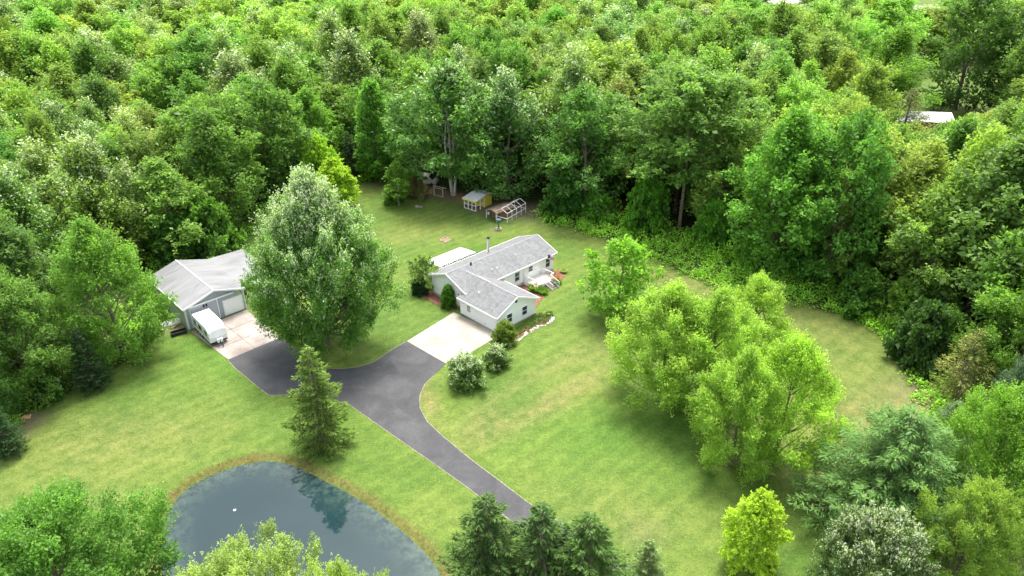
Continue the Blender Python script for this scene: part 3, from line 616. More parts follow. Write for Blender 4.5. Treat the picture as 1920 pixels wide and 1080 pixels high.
for i, (bx, by, top, wd, col, lab) in enumerate([
    (1210,432,350,75,(.1,.24,.03),'vine-draped shrub at the woodland edge left of the bare-trunked tree'),
    (1120,415,372,60,(.1,.22,.035),'low vivid green shrub on the woodland edge behind the house'),
    (1060,405,340,70,(.06,.16,.03),'shrub on the woodland edge right of the wire pen'),
    (1330,470,395,70,(.1,.23,.035),'green shrub just right of the bare-trunked tree'),
    (1690,605,540,85,(.16,.27,.05),'yellowish shrub at the right end of the woodland edge'),
    (1610,580,520,80,(.08,.18,.03),'green shrub at the woodland edge beyond the right lawn'),
    (400,478,390,95,(.1,.2,.035),'rounded green shrub behind the grey barn roof'),
    (340,490,420,90,(.06,.14,.03),'dark shrub behind the left slope of the barn'),
    (1715,680,590,90,(.06,.12,.035),'dark evergreen shrub at the right edge of the lawn'),
    (90,742,690,60,(.06,.13,.03),'dark low shrub at the left edge of the lawn'),
    (738,378,352,34,(.13,.24,.04),'low bright shrub at the foot of the pointed young tree'),
    (775,368,330,44,(.22,.2,.09),'thin brownish bush beside the old van')]):
    T(WILD, bx, by, top, wd, col, lab, 'wild_shrub', 'shrub', rz=i * 1.3)
# reeds and grass fringe at the pond edge
rng = np.random.RandomState(5); PP = []
for i in range(len(PONDS)):
    a, b_ = PONDS[i], PONDS[(i + 1) % len(PONDS)]; L = (b_ - a).length; d = (b_ - a).normalized(); cxp = proj(a)
    nrm = Vector((-d.y, d.x, 0)); nrm = nrm if poly_d([[(a + nrm * .3).x, (a + nrm * .3).y]], PONDS)[0] > 0 else -nrm
    nn = int(L * (70 if cxp[0] < 480 and cxp[1] < 1000 else 16))
    for _ in range(nn):
        o = rng.normal(-.35, .35) if rng.rand() < .7 or cxp[0] > 500 else rng.normal(.5, .5)
        p = a + d * rng.uniform(0, L) + nrm * o; PP.append((p.x, p.y, -.3 if o > -.1 else -.12))
PP = np.array(PP); n = len(PP); A = np.column_stack([rng.normal(0, .35, n), rng.normal(0, .35, n), np.ones(n)])
rm = leaves_mesh('reeds', PP, A, .24, rng, np.clip(rng.normal(.5, .2, n), 0, 1), None, .16, 2.); rm.materials.append(LEAF)
tag(link('pond_reeds', rm), 'ochre and green grass fringe along the pond edge', 'reeds', kind='stuff').color = (.2, .19, .05, 1)
# ---------------------------------------------------------------- white house
HT = R_(44.62); HO = Vector((-11.41, 85.69, 0))
L, W, HE, HR, g_, GL, GR, GG, HG, HE2, V0 = 17.5, 7.75, 2.9, 4.45, 2.79, 3.63, 3.94, 14.45, 4.12, 2.4, 6.94
hs_ = thing('white_house', HO, HT, 'white ranch house with grey shingled roofs and a garage wing, chimney pipe behind', 'house')
def roof_gable(mb, x0, x1, y0, y1, ym, ze0, ze1, zr, t=.16, axis='x'):
    sw = (lambda x, y, z: (x, y, z)) if axis == 'x' else (lambda x, y, z: (y, x, z))
    mb.slab([sw(x0, y0, ze0), sw(x1, y0, ze0), sw(x1, ym, zr), sw(x0, ym, zr)], t)
    mb.slab([sw(x0, y1, ze1), sw(x1, y1, ze1), sw(x1, ym, zr), sw(x0, ym, zr)], t)
o_ = .35
def gable_wall(mb, pts, n):     # pts: (a, z) outline in a vertical plane; n: function to 3d; d thickness
    v = [n(a, z, 0) for a, z in pts] + [n(a, z, 1) for a, z in pts]; k = len(pts)
    mb.add(v, [tuple(range(k)), tuple(range(k, 2*k))[::-1]] + [(i, k+i, k+(i+1) % k, (i+1) % k) for i in range(k)])
# main walls: closed shell
def shell(x0, x1, y0, y1, ze, zr, axis='x', ym=None):
    mb = MB(); sw = (lambda x, y, z: (x, y, z)) if axis == 'x' else (lambda x, y, z: (y, x, z))
    if ym is None: ym = (y0 + y1) / 2
    e0, e1 = ze if hasattr(ze, '__len__') else (ze, ze)
    a = [sw(x, y, z) for x in (x0, x1) for (y, z) in ((y0, .0), (y1, .0), (y1, e1), (ym, zr), (y0, e0))]
    return mb.add(a, [(0,1,2,3,4), (5,9,8,7,6), (0,5,6,1), (1,6,7,2), (2,7,8,3), (3,8,9,4), (4,9,5,0)])
shell(o_, L - o_, -W + o_, -o_, HE - .1, HR - .2).build('wall', WHITE, hs_)
shell(-GG + o_, -W - .02, g_ - GL + o_, g_ + GR - o_, (HE2 - .06, HE2 - .06), HG - .19, 'y', g_).build('garage_wall', WHITE, hs_)
MB().box(g_ - GL + o_, .3, -W - .02, -V0 - .25, 0, 2.3).build('garage_wall', WHITE, hs_)
FOUND = simple('foundation', (.42, .4, .35), .15, 2, .9)
MB().box(o_ - .03, L - o_ + .03, -W + o_ - .03, -o_ + .03, -.1, .42).build('foundation', FOUND, hs_)
MB().box(g_ - GL + o_ - .03, g_ + GR - o_ + .03, -GG + o_ - .03, -V0 - .25, -.1, .14).build('foundation', FOUND, hs_)
rb = MB(); roof_gable(rb, 0, L, -W, 0, -W / 2, HE, HE, HR); rf = rb.build('roof', ROOFM, hs_)
# the wing's roof: its left slope ends at the main wall, ridge dies into the main slope
ms = (HR - HE) / (W / 2); vi = W / 2 + (HR - HG) / ms
gb = MB()
zl = lambda x: HE2 + (x - g_ + GL) * (HG - HE2) / GL
zr = lambda x: HE2 + (g_ + GR - x) * (HG - HE2) / GR
xl = g_ - GL + (HE - HE2) * GL / (HG - HE2); xr = g_ + GR - (HE - HE2) * GR / (HG - HE2)
gb.slab([(x, y, zl(x)) for x, y in ((g_ - GL, -GG), (g_, -GG), (g_, -vi + .05), (xl, -W), (-.08, -W), (-.08, -V0), (g_ - GL, -V0))], .15)
gb.slab([(x, y, zr(x)) for x, y in ((g_ + GR, -GG), (g_ + GR, -W + .3), (xr + .1, -W + .3), (xr, -W), (g_, -vi + .05), (g_, -GG))], .15)
gr = gb.build('garage_roof', ROOFG, hs_)
# trim: eave and rake fascia in white, ridge cap
tm = MB()
tm.box(-.02, L + .02, -W - .05, -W + .0, HE - .2, HE + .02); tm.box(-.02, L + .02, 0, .05, HE - .2, HE + .02)
def rake(x, y0, z0, y1, z1, ax='x', w=.05, h=.2):
    sw = (lambda a, b, c: (a, b, c)) if ax == 'x' else (lambda a, b, c: (b, a, c))
    v = [sw(x + dx, yy, z + dz) for dx in (0, w) for (yy, z) in ((y0, z0), (y1, z1)) for dz in (-h, .02)]
    tm.add(v, [(0,1,3,2), (4,6,7,5), (0,4,5,1), (2,3,7,6), (1,5,7,3), (0,2,6,4)])
for x in (-.07, L + .02): rake(x, -W, HE, -W/2, HR); rake(x, -W/2, HR, 0, HE)
rake(-GG - .06, g_ - GL, HE2, g_, HG, 'y'); rake(-GG - .06, g_, HG, g_ + GR, HE2, 'y')
tm.box(g_ - GL - .05, g_ - GL, -GG, -V0, HE2 - .2, HE2 + .02); tm.box(g_ + GR, g_ + GR + .05, -GG, -W, HE2 - .2, HE2 + .02)
tm.build('fascia', TRIM, hs_)
RC = simple('ridge_cap', (.3, .31, .32), .15, 3, .8)
MB().tube([(0, -W/2, HR - .02), (L, -W/2, HR - .02)], .07, 5).build('ridge_cap', RC, rf)
MB().tube([(g_, -GG, HG - .02), (g_, -vi, HG - .02)], .07, 5).build('ridge_cap', RC, gr)
MB().box(g_ - .02, g_ + .22, -GG + 5, -GG + 7.4, HG - .03, HG + .06).build('ridge_vent', simple('vent_brown', (.28, .22, .2), .3, 6), gr)
def pipe(x, y, h, r, mat, par, name='vent_pipe'):
    z = HR - abs(-W/2 - y) * ms if par is rf else HG - abs(x - g_) * (HG - HE2) / GL
    MB().tube([(x, y, z - .1), (x, y, z + h)], r, 8).build(name, mat, par)
WP = simple('white_pipe', (.75, .74, .72), .1, 4)
def front(u, ym): return (u, -ym)
for x, y in ((11.1, -W/2 - 1.8), (6.9, -W/2 - 2.5), (6.1, -W/2 - 2.4)): pipe(x, y, .35, .07, WP, rf)
pipe(4.2, -W/2 - .25, .35, .13, BLACK, rf, 'roof_vent')
pipe(g_ - 1.9, -9.3, .3, .07, WP, gr); 
ch = MB().tube([(9.6, -W/2 + 2.1, HR - 2.1 * ms - .1), (9.6, -W/2 + 2.1, HR + 1.25)], .17, 12).build('chimney_pipe', STEEL, hs_)
MB().tube([(9.6, -W/2 + 2.1, HR + 1.255), (9.6, -W/2 + 2.1, HR + 1.5)], .22, 12).build('chimney_cap', BLACK, ch)
MB().tube([(9.6, -W/2 + 2.1, HR - 2.1 * ms - .02), (9.6, -W/2 + 2.1, HR - 2.1 * ms + .1)], [.4, .2], 12).build('flashing', simple('flashing', (.4, .25, .15), .3), ch)
def window(par, cx_, y, cz, w_, h_, face='y', s=-1, rows=2, cols_=1, name='window'):
    # frame proud of the wall, dark pane set in it; face: wall normal axis, s: its sign
    sw = (lambda a, d, z: (a, y + d * s, z)) if face == 'y' else (lambda a, d, z: (y + d * s, a, z))
    def bx(mb, a0, a1, d0, d1, z0, z1):
        p, q = sw(a0, d0, z0), sw(a1, d1, z1); mb.box(min(p[0], q[0]), max(p[0], q[0]), min(p[1], q[1]), max(p[1], q[1]), z0, z1)
    f = MB(); t_ = .09
    bx(f, cx_ - w_/2 - t_, cx_ + w_/2 + t_, -.02, .07, cz + h_/2, cz + h_/2 + t_); bx(f, cx_ - w_/2 - t_, cx_ + w_/2 + t_, -.02, .09, cz - h_/2 - t_, cz - h_/2)
    bx(f, cx_ - w_/2 - t_, cx_ - w_/2, -.02, .07, cz - h_/2, cz + h_/2); bx(f, cx_ + w_/2, cx_ + w_/2 + t_, -.02, .07, cz - h_/2, cz + h_/2)
    for i in range(1, rows): z_ = cz - h_/2 + h_ * i / rows; bx(f, cx_ - w_/2, cx_ + w_/2, -.02, .05, z_ - .025, z_ + .025)
    for i in range(1, cols_): a_ = cx_ - w_/2 + w_ * i / cols_; bx(f, a_ - .02, a_ + .02, -.02, .048, cz - h_/2, cz + h_/2)
    fo_ = f.build(name, TRIM, par); p_ = MB(); bx(p_, cx_ - w_/2, cx_ + w_/2, -.01, .03, cz - h_/2, cz + h_/2); p_.build('pane', DARK, fo_); return fo_
FW = -W + o_          # front wall plane y (local)
window(hs_, 9.7, FW, 1.75, .85, 1.35); window(hs_, 12.35, FW, 2.0, .8, .75); window(hs_, 15.9, FW, 1.75, .85, 1.35)
window(hs_, 6.9, FW, 1.75, .7, 1.0)
GW = -GG + o_; window(hs_, g_ - 1.15, GW, 1.35, .85, 1.2); window(hs_, g_ + 1.55, GW, 1.35, .85, 1.2)
window(hs_, -W + o_ + 1.3, o_, 1.75, .5, .7, 'x', -1)
MB().tube([(g_ + .05, GW - .06, HG - .85), (g_ + .05, GW + .02, HG - .85)], .2, 12).build('gable_vent', BLACK, hs_)
SX = g_ - GL + o_
window(hs_, -V0 - 1.95, SX, 1.4, .65, .85, 'x', -1, 3, 3)
# two overhead garage doors and a side door on the wing's left wall
for yy in (-GG + 1.2 + 1.35,):
    gd = MB()
    for i in range(4): gd.box(SX - .05, SX + .02, yy - 2.05, yy + 1.95, .16 + i * .5, .16 + i * .5 + .485)
    dd = gd.build('garage_door', simple('door_white', (.78, .78, .77), .04), hs_)
    MB().box(SX - .08, SX - .055, yy - .15, yy + .05, .5, .55).build('handle', BLACK, dd)
MB().box(SX - .2, SX - .0, -GG + 4.6, -GG + 4.75, 1.95, 2.1).build('wall_lamp', BLACK, hs_)
MB().slab([(SX - .02, -V0 - .4, 2.42), (SX - .02, -V0 - 1.6, 2.42), (SX - .6, -V0 - 1.6, 2.3), (SX - .6, -V0 - .4, 2.3)], .05).build('door_canopy', simple('canopy_dark', (.12, .12, .12), .2), hs_)
fd = MB().box(10.9, 11.75, FW - .05, FW + .02, .5, 2.5).build('front_door', simple('door_white2', (.7, .7, .69), .04), hs_)
MB().box(10.98, 11.02, FW - .1, FW - .05, 1.4, 1.5).build('handle', STEEL, fd)
# front deck with railing and stairs
dk = MB().box(11.0, 14.6, FW - 2.5, FW - .06, .42, .55).build('deck', simple('deck_boards', (.55, .5, .44), .12, 4), hs_)
rl = MB()
rl.box(11.0, 14.6, FW - 2.54, FW - 2.505, .1, .5); rl.box(10.96, 10.995, FW - 2.5, FW - .1, .1, .5); rl.box(14.605, 14.64, FW - 2.5, FW - .1, .1, .5)
def rail(p, q, n, h=.9):
    p, q = Vector(p), Vector(q); rl.tube([p + Vector((0,0,h)), q + Vector((0,0,h))], .045, 4); rl.tube([p + Vector((0,0,.12)), q + Vector((0,0,.12))], .03, 4)
    for i in range(n + 1): a = p.lerp(q, i / n); rl.tube([a, a + Vector((0, 0, h))], .05 if i in (0, n) else .022, 4)
rail((11.05, FW - 2.45, .55), (12.6, FW - 2.45, .55), 12); rail((13.9, FW - 2.45, .55), (14.55, FW - 2.45, .55), 5)
rail((11.05, FW - .15, .55), (11.05, FW - 2.45, .55), 16); rail((14.55, FW - .15, .55), (14.55, FW - 2.45, .55), 16)
rail((12.6, FW - 2.5, .5), (12.6, FW - 4.1, 0), 7); rail((13.9, FW - 2.5, .5), (13.9, FW - 4.1, 0), 7)
rl.build('railing', TRIM, hs_)
stp = MB()
for i in range(4): stp.box(12.65, 13.85, FW - 2.9 - i * .38, FW - 2.52 - i * .38, .34 - i * .11, .4 - i * .11)
stp.build('stairs', simple('stair_dark', (.1, .08, .07), .2), hs_)
# back patio cover on brown posts
pc = thing('patio_cover', HO, HT, 'flat white patio roof on brown posts behind the house', 'patio cover')
MB().slab([(2.6, 3.9, 2.55), (9.2, 3.9, 2.55), (9.2, .35, 2.95), (2.6, .35, 2.95)], .12).build('roof', simple('patio_white', (.82, .82, .81), .04, 1.), pc)
for x in (2.7, 5.9, 9.1): MB().box(x - .06, x + .06, 3.72, 3.84, 0, 2.43).build('post', WOODB, pc)
rr_ = MB()
for k in range(18): rr_.box(2.8 + k * .37, 2.9 + k * .37, .07, .5, 2.97, 3.06)
rr_.build('rafter_tails', BLACK, pc)
MB().box(2.6, 9.2, 3.91, 3.96, 2.3, 2.55).build('fascia', simple('fascia_brown', (.22, .1, .07), .2), pc)
fg = HO + Matrix.Rotation(HT, 3, 'Z') @ Vector((14.6, FW - 2.6, 0))
# flag on a pole from the front eave corner
fl = thing('flag', HO + Matrix.Rotation(HT, 3, 'Z') @ Vector((14.9, FW - .05, 2.3)), HT, 'striped red and white flag on a short pole by the front of the house', 'flag')
MB().tube([(0, 0, 0), (.25, -.9, 1.5)], .025, 6).build('pole', STEEL, fl)
m, t, b = nmat('flag_cloth', .8, .2); c = coords(t, 'Generated')
sx_ = N(t, 'ShaderNodeSeparateXYZ'); t.links.new(c, sx_.inputs[0])
st = math_(t, 'GREATER_THAN', math_(t, 'FRACT', math_(t, 'MULTIPLY', sx_.outputs['Z'], 6.5)), .5)
red = mix(t, st, (.45, .03, .04), (.7, .7, .68)); can = math_(t, 'MULTIPLY', math_(t, 'GREATER_THAN', sx_.outputs['Z'], .46), math_(t, 'LESS_THAN', sx_.outputs['X'], .4))
t.links.new(mix(t, can, red, (.03, .04, .15)), b.inputs['Base Color'])
cm = MB(); nxx = 10
vv_ = [(.12 + i * .11, -.75 - i * .03 + .05 * math.sin(i * 1.1), .5 + j * .75 - i * .04) for i in range(nxx) for j in range(2)]
cm.add(vv_, [(2*i, 2*i+2, 2*i+3, 2*i+1) for i in range(nxx - 1)]); fc = cm.build('cloth', m, fl, True)
sm_ = fc.modifiers.new('thick', 'SOLIDIFY'); sm_.thickness = .01
# beds, shrubs, rocks
MULCH = simple('mulch', (.17, .075, .05), .45, 5, .95, bmp=.8)
def bed(pl, z, mat, name, label, k='structure'): return tag(MB().prism(smooth_poly(GP(pl), 2), -.05, z).build(name, mat), label, 'garden bed', kind=k)
bed([(770,546),(778,552),(800,562),(830,577),(852,586),(868,560),(806,545)], .06, MULCH, 'mulch_bed', 'red-brown mulch bed beside the left gable of the house')
bed([(968,532),(985,522),(1015,516),(1052,505),(1062,512),(1050,530),(1030,545),(1012,566),(1005,580),(985,560)], .06, MULCH, 'mulch_bed', 'mulch bed in the corner by the front steps')
bed([(966,617),(1004,588),(1025,590),(1037,600),(1008,612),(980,628),(955,642),(935,645)], .06, MULCH, 'mulch_bed', 'planted bed along the garage gable')
def scatter(name, label, cat, polyp, dens, hh, leaf, col, seed, asp=.6, flower=None):
    pl = GP(polyp); rng = np.random.RandomState(seed); A = np.array([[p.x, p.y] for p in pl]); lo, hi = A.min(0), A.max(0)
    n = int(np.prod(hi - lo) * dens); Q = rng.uniform(lo, hi, (n, 2)); Q = Q[poly_d(Q, pl) > 0]; n = len(Q)
    P = np.column_stack([Q, rng.uniform(.05, hh, n)]); 
    me = leaves_mesh(name, P, np.column_stack([rng.normal(0, .7, (n, 2)), np.ones(n) * .8]), leaf, rng, np.clip(rng.normal(.5, .18, n), 0, 1), None, asp, 1.); me.materials.append(LEAF)
    o = tag(link(name, me), label, cat, kind='stuff'); o.color = (*col, 1); return o
scatter('ground_cover', 'low dark green ground cover along the garage gable', 'ground cover', [(960,622),(1006,590),(1030,592),(1034,601),(1008,611),(975,628),(955,640)], 160, .35, .16, (.06,.16,.03), 1)
def clump(bx, by, wpx, col, lab, flower=None, name='lily_clump', hpx=16):
    p = G(bx, by); rng = np.random.RandomState(int(bx * 7 + by)); n = 420; r = wpx / 2 * depth(p) / FPX
    a = rng.uniform(0, 6.28, n); rad = r * .55 * np.sqrt(rng.rand(n))
    A = np.column_stack([np.cos(a) * .8, np.sin(a) * .8, rng.uniform(.5, 1.6, n)])
    e = thing(name, p, 0, lab, 'plant', 'plants in the bed by the front steps' if name == 'lily_clump' else None)
    me = leaves_mesh(name, np.column_stack([np.cos(a) * rad, np.sin(a) * rad, np.full(n, .03)]), A, r * .95, rng, np.clip(rng.normal(.5, .2, n), 0, 1), None, .12, 1.); me.materials.append(LEAF)
    o = link('leaves', me, e); o.color = (*col, 1)
    if flower:
        n = 46; a = rng.uniform(0, 6.28, n); rad = r * .85 * np.sqrt(rng.rand(n))
        me = leaves_mesh('flowers', np.column_stack([np.cos(a) * rad, np.sin(a) * rad, rng.uniform(r * .6, r * 1.05, n)]), rng.normal(0, 1, (n, 3)), .16, rng, np.full(n, .5), None, .9); me.materials.append(LEAF)
        link('flowers', me, e).color = (*flower, 1)
clump(1003,545,24,(.13,.24,.04),'yellow-green lily clump left of the front steps, farther from the stairs', (.45,.3,.1)); clump(1017,550,22,(.12,.23,.04),'lily clump close against the left of the front stairs')
clump(1038,527,20,(.3,.2,.06),'orange-flowered lily clump right of the front stairs', (.8,.25,.05)); clump(1045,533,16,(.12,.22,.04),'green lily clump at the right foot of the front stairs')
clump(1057,511,14,(.3,.34,.2),'pale variegated plant at the far corner of the front bed'); clump(1030,591,14,(.16,.22,.08),'small grey-green plant at the corner of the rock-edged bed')
T(YOUNGP, 795, 545, 483, 50, (.15,.22,.07), 'small drooping willow-like tree at the back left corner of the house', 'weeping_tree')
T(ROUNDB, 788, 550, 524, 34, (.03,.075,.03), 'round dark clipped bush under the small drooping tree', 'clipped_bush', 'bush')
T(ROUNDB, 841, 575, 538, 30, (.08,.2,.02), 'bright green rounded bush against the left gable of the house', 'clipped_bush', 'bush')
T(BUSH, 946, 642, 609, 44, (.12,.17,.035), 'olive mounded bush at the near corner of the garage', 'mounded_bush', 'bush')
T(VARB, 932, 686, 655, 46, (.1,.17,.05), 'cream-flecked bush by the corner of the concrete apron', 'variegated_bush', 'bush')
T(VARB, 874, 718, 676, 70, (.12,.2,.055), 'larger cream-flecked bush beside the bend of the drive', 'variegated_bush', 'bush', rz=1)
ROCK = simple('rock', (.5, .48, .44), .25, 4, .9)
rng = random.Random(4); rp = GP([(1029,589),(1036,598),(1034,604),(1020,611),(1005,616),(992,624),(980,632),(968,641),(955,650)]); k = 0
rocksrc = []
for i in range(34):
    s = i / 33 * (len(rp) - 1); j = min(int(s), len(rp) - 2); p = rp[j].lerp(rp[j+1], s - j) + Vector((rng.uniform(-.15, .15), rng.uniform(-.15, .15), 0))
    if i < 3:
        mb = MB().ball((0, 0, .06), .2, (1, .75, .6), 7, 5); mb.v = [(x * rng.uniform(.8, 1.2), y * rng.uniform(.8, 1.2), z * rng.uniform(.85, 1.15)) for x, y, z in mb.v]
        o = mb.build('border_rock', ROCK); rocksrc.append(o)
    else: o = rocksrc[i % 3].copy(); COL.objects.link(o)
    o.location = p; o.rotation_euler = (0, 0, rng.uniform(0, 6)); q_ = rng.uniform(.6, 1.3); o.scale = (q_, q_, q_)
    tag(o, 'pale rock in the row edging the bed along the garage gable', 'rock', 'rocks edging the garage bed')
# ---------------------------------------------------------------- grey barn
BT = R_(44.11); BO = Vector((-40.59, 75.87, 0))
SW, SL, SR, SE = 8.2, 11.7, 4.35, 3.07
bn = thing('grey_barn', BO, BT, 'grey metal pole barn with a pale roof, white trim and a lean-to on its right', 'barn')
# local: x across the front (0..SW), y back (0..SL)
m, t, b = nmat('barn_roof', .45, .5); c = coords(t)
mp = N(t, 'ShaderNodeMapping'); mp.inputs['Scale'].default_value = (.22, 1.1, .3); t.links.new(c, mp.inputs[0])
x = ramp(t, noise(t, mp.outputs[0], .9, 5, .6, .8), [(.3, (.125, .125, .128)), (.5, (.175, .175, .178)), (.7, (.215, .215, .218))])
wv = N(t, 'ShaderNodeTexWave', Scale=1.05, bands_direction='Y'); t.links.new(c, wv.inputs[0])
x = mix(t, 1., x, ramp(t, wv.outputs['Fac'], [(0, (.84,)*3), (.2, (1,)*3)]), 'MULTIPLY'); t.links.new(x, b.inputs['Base Color']); BROOF = m
i_ = .25
shell(i_, SL - i_, i_, SW - i_, (SE - .1, SE - .1), SR - .14, 'y', SW / 2).build('wall', GREYSIDE, bn)
rb = MB(); roof_gable(rb, -.1, SL, 0, SW, SW / 2, SE, SE, SR, .12, 'y')
LW = 5.2
rb.slab([(SW - .02, SL * .12, SE + .0), (SW + LW, SL * .32, SE - .15), (SW + LW, SL, SE - .15), (SW - .02, SL, SE + .0)], .12)
rr2 = rb.build('roof', BROOF, bn)
MB().box(SW - i_ + .01, SW + LW - .3, SL * .42, SL - .3, 0, SE - .32).build('lean_to', GREYSIDE, bn)
MB().tube([(SW/2, -.1, SR), (SW/2, SL, SR)], .08, 5).build('ridge_cap', BARNTRIM, rr2)
tm = MB()
rake(-.16, 0, SE, SW/2, SR, 'x', .05, .22)
tm2 = MB()
def rk(y, x0, z0, x1, z1, w=.05, h=.22):
    v = [(xx, y + dy, z + dz) for dy in (0, w) for (xx, z) in ((x0, z0), (x1, z1)) for dz in (-h, .02)]
    tm2.add(v, [(0,1,3,2), (4,6,7,5), (0,4,5,1), (2,3,7,6), (1,5,7,3), (0,2,6,4)])
rk(-.16, 0, SE, SW/2, SR); rk(-.16, SW/2, SR, SW, SE)
tm2.box(-.05, 0, -.1, SL, SE - .2, SE + .02)
for x in (i_, i_ + .55, 4.3, SW - i_ - .1): tm2.box(x - .02, x + .12, i_ - .06, i_ + .0, 0, SE - .2)
tm2.box(i_ - .05, i_, i_, i_ + .25, 0, SE - .2)
tm2.build('trim', BARNTRIM, bn)
MB().box(.9, 6.6, i_ - .17, i_ - .062, 2.86, 3.04).build('door_track', simple('track_white', (.8, .8, .8), .04), bn)
bd = MB().box(.95, 4.2, i_ - .14, i_ - .062, .06, 2.855).build('sliding_door', siding('grey_door', (.36, .39, .42), 'X', .3, .2), bn)
for x in (2.5, 2.85): MB().box(x, x + .2, i_ - .19, i_ - .145, 2.35, 2.75).build('hanger', BLACK, bd)
od = MB()
for i in range(4): od.box(5.1, 7.5, i_ - .06, i_ + .02, .06 + i * .52, .06 + i * .52 + .505)
od.build('overhead_door', TRIM, bn); fr = MB(); fr.box(4.98, 5.09, i_ - .09, i_, .05, 2.25); fr.box(7.51, 7.62, i_ - .09, i_, .05, 2.25); fr.box(5.09, 7.51, i_ - .09, i_, 2.15, 2.25); fr.build('door_frame', BARNTRIM, bn)
# ---------------------------------------------------------------- camper
cp = G(402, 640); CT = BT
k0 = G(416, 644); cb = thing('camper_trailer', G(397, 629), BT - R_(2), 'white travel trailer parked on the slabs before the grey barn', 'camper')
# local: +x across (to the right), -y towards the drive (hitch end)
cl_, cw_, chh = 5.2, 2.15, 2.45
CW = simple('camper_white', (.82, .82, .81), .04, 1.5, .4, .4)
prof = [(-cl_/2, .5), (cl_/2, .5), (cl_/2, 2.2), (cl_/2 - .25, chh), (-cl_/2 + .7, chh), (-cl_/2 + .1, 1.9), (-cl_/2 - .05, 1.2)]
mb = MB(); v = [(-cw_/2, y, z) for y, z in prof] + [(cw_/2, y, z) for y, z in prof]; k = len(prof)
mb.add(v, [tuple(range(k)), tuple(range(k, 2*k))[::-1]] + [(i, k+i, k+(i+1) % k, (i+1) % k) for i in range(k)])
bo_ = mb.build('body', CW, cb, bevel=.06)
CWN = simple('camper_window', (.03, .035, .04), .2, 2, .15, .5)
for y0, y1, z0, z1 in ((-2.0, -1.2, 1.25, 1.85), (-.25, .65, 1.25, 1.85), (1.35, 2.2, 1.3, 1.85)):
    MB().box(-cw_/2 - .03, -cw_/2 - .005, y0, y1, z0, z1).build('window', CWN, cb)
MB().box(cw_/2 + .005, cw_/2 + .03, -.4, .5, 1.35, 1.85).build('window', CWN, cb)
MB().box(-cw_/2 - .03, -cw_/2 - .005, -1.02, -.42, .62, 2.1).build('door', simple('camper_door', (.55, .55, .54), .04), cb)
MB().box(-cw_/2 - .022, -cw_/2 - .004, -2.5, 2.5, 1.0, 1.1).build('stripe', simple('stripe_tan', (.12, .1, .08), .1), cb)
M_ = Matrix.Translation((0, -cl_/2 + .1, 1.9)) @ Matrix.Rotation(R_(-47), 4, 'X')
MB().box(-.75, .75, -.02, .35, -.05, .06, Matrix.Translation((0, -cl_/2 + .18, 1.98)) @ Matrix.Rotation(R_(42), 4, 'X')).build('front_window_shield', simple('shield', (.7, .7, .7), .05), cb)
MB().box(-.35, .35, .3, .9, chh, chh + .16).build('roof_vent', TRIM, cb)
MB().box(-cw_/2 + .05, cw_/2 - .05, -cl_/2 - .04, cl_/2 - .05, .38, .498).build('chassis', BLACK, cb)
for s in (-1, 1):
    for y in (.35, 1.0):
        wl = MB().tube([(s * (cw_/2 - .2), y, .33), (s * (cw_/2 - .0), y, .33)], .33, 16).build('wheel', BLACK, cb)
        MB().tube([(s * (cw_/2 - .0), y, .33), (s * (cw_/2 + .02), y, .33)], .17, 12).build('rim', STEEL, wl)
MB().tube([(-.6, -cl_/2, .45), (0, -cl_/2 - 1., .45)], .05, 6).tube([(.6, -cl_/2, .45), (0, -cl_/2 - 1., .45)], .05, 6).tube([(0, -cl_/2 - .95, .05), (0, -cl_/2 - .95, .7)], .04, 6).build('hitch', BLACK, cb)
MB().tube([(-.2, -cl_/2 - .3, .48), (-.2, -cl_/2 - .3, .95)], .15, 10).tube([(.2, -cl_/2 - .3, .48), (.2, -cl_/2 - .3, .95)], .15, 10).build('gas_bottle', TRIM, cb)
# clutter beside the barn
o = thing('black_tub', G(336, 626), .6, 'black tub lying on the grass left of the barn corner', 'tub')
mb = MB().box(-.9, .9, -.4, .4, .0, .12); mb.box(-.9, .9, -.42, -.36, .12, .45).box(-.9, .9, .36, .42, .12, .45).box(-.92, -.86, -.42, .42, .12, .45).box(.86, .92, -.42, .42, .12, .45); mb.build('shell', BLACK, o, bevel=.04)
o = thing('small_boat', G(322, 606), 2.2, 'small upturned pale boat beside the left wall of the barn', 'boat')
mb = MB(); ring = []
for i, (y, w_, h_) in enumerate([(-1.6, .35, .35), (-.8, .6, .45), (.2, .65, .48), (1., .45, .42), (1.7, .04, .25)]):
    ring += [(-w_, y, .02), (-w_ * .7, y, h_ * .8), (0, y, h_), (w_ * .7, y, h_ * .8), (w_, y, .02)]
mb.add(ring, [(5*i+j, 5*i+j+1, 5*i+j+6, 5*i+j+5) for i in range(4) for j in range(4)]); mb.build('hull', simple('boat_hull', (.5, .52, .5), .2), o, True)
MB().tube([(-.65, .2, .06), (-.65, .9, .06)], .04, 5).build('gunwale', BLACK, o)
for i, (px_, py_, rz, lab) in enumerate([(327, 596, .3, 'weathered board leaning low by the left wall of the barn'), (330, 612, 1.2, 'broken board on the ground nearest the barn corner')]):
    tag(MB().box(-.7, .7, -.1, .1, 0, .08).box(-.5, .4, -.16, .02, .083, .14).build('old_board', WOODB), lab, 'board').location = G(px_, py_); bpy.context.scene.collection.objects[-1].rotation_euler[2] = rz
bl = thing('steel_barrel', G(477, 572), 0, 'dark rusty barrel beside the lean-to slab', 'barrel')
mb = MB()
mb.tube([(0,0,0),(0,0,.28),(0,0,.3),(0,0,.32),(0,0,.58),(0,0,.6),(0,0,.62),(0,0,.88)], [.29,.29,.31,.29,.29,.31,.29,.29], 14); mb.build('drum', simple('rust', (.12, .06, .04), .4), bl)
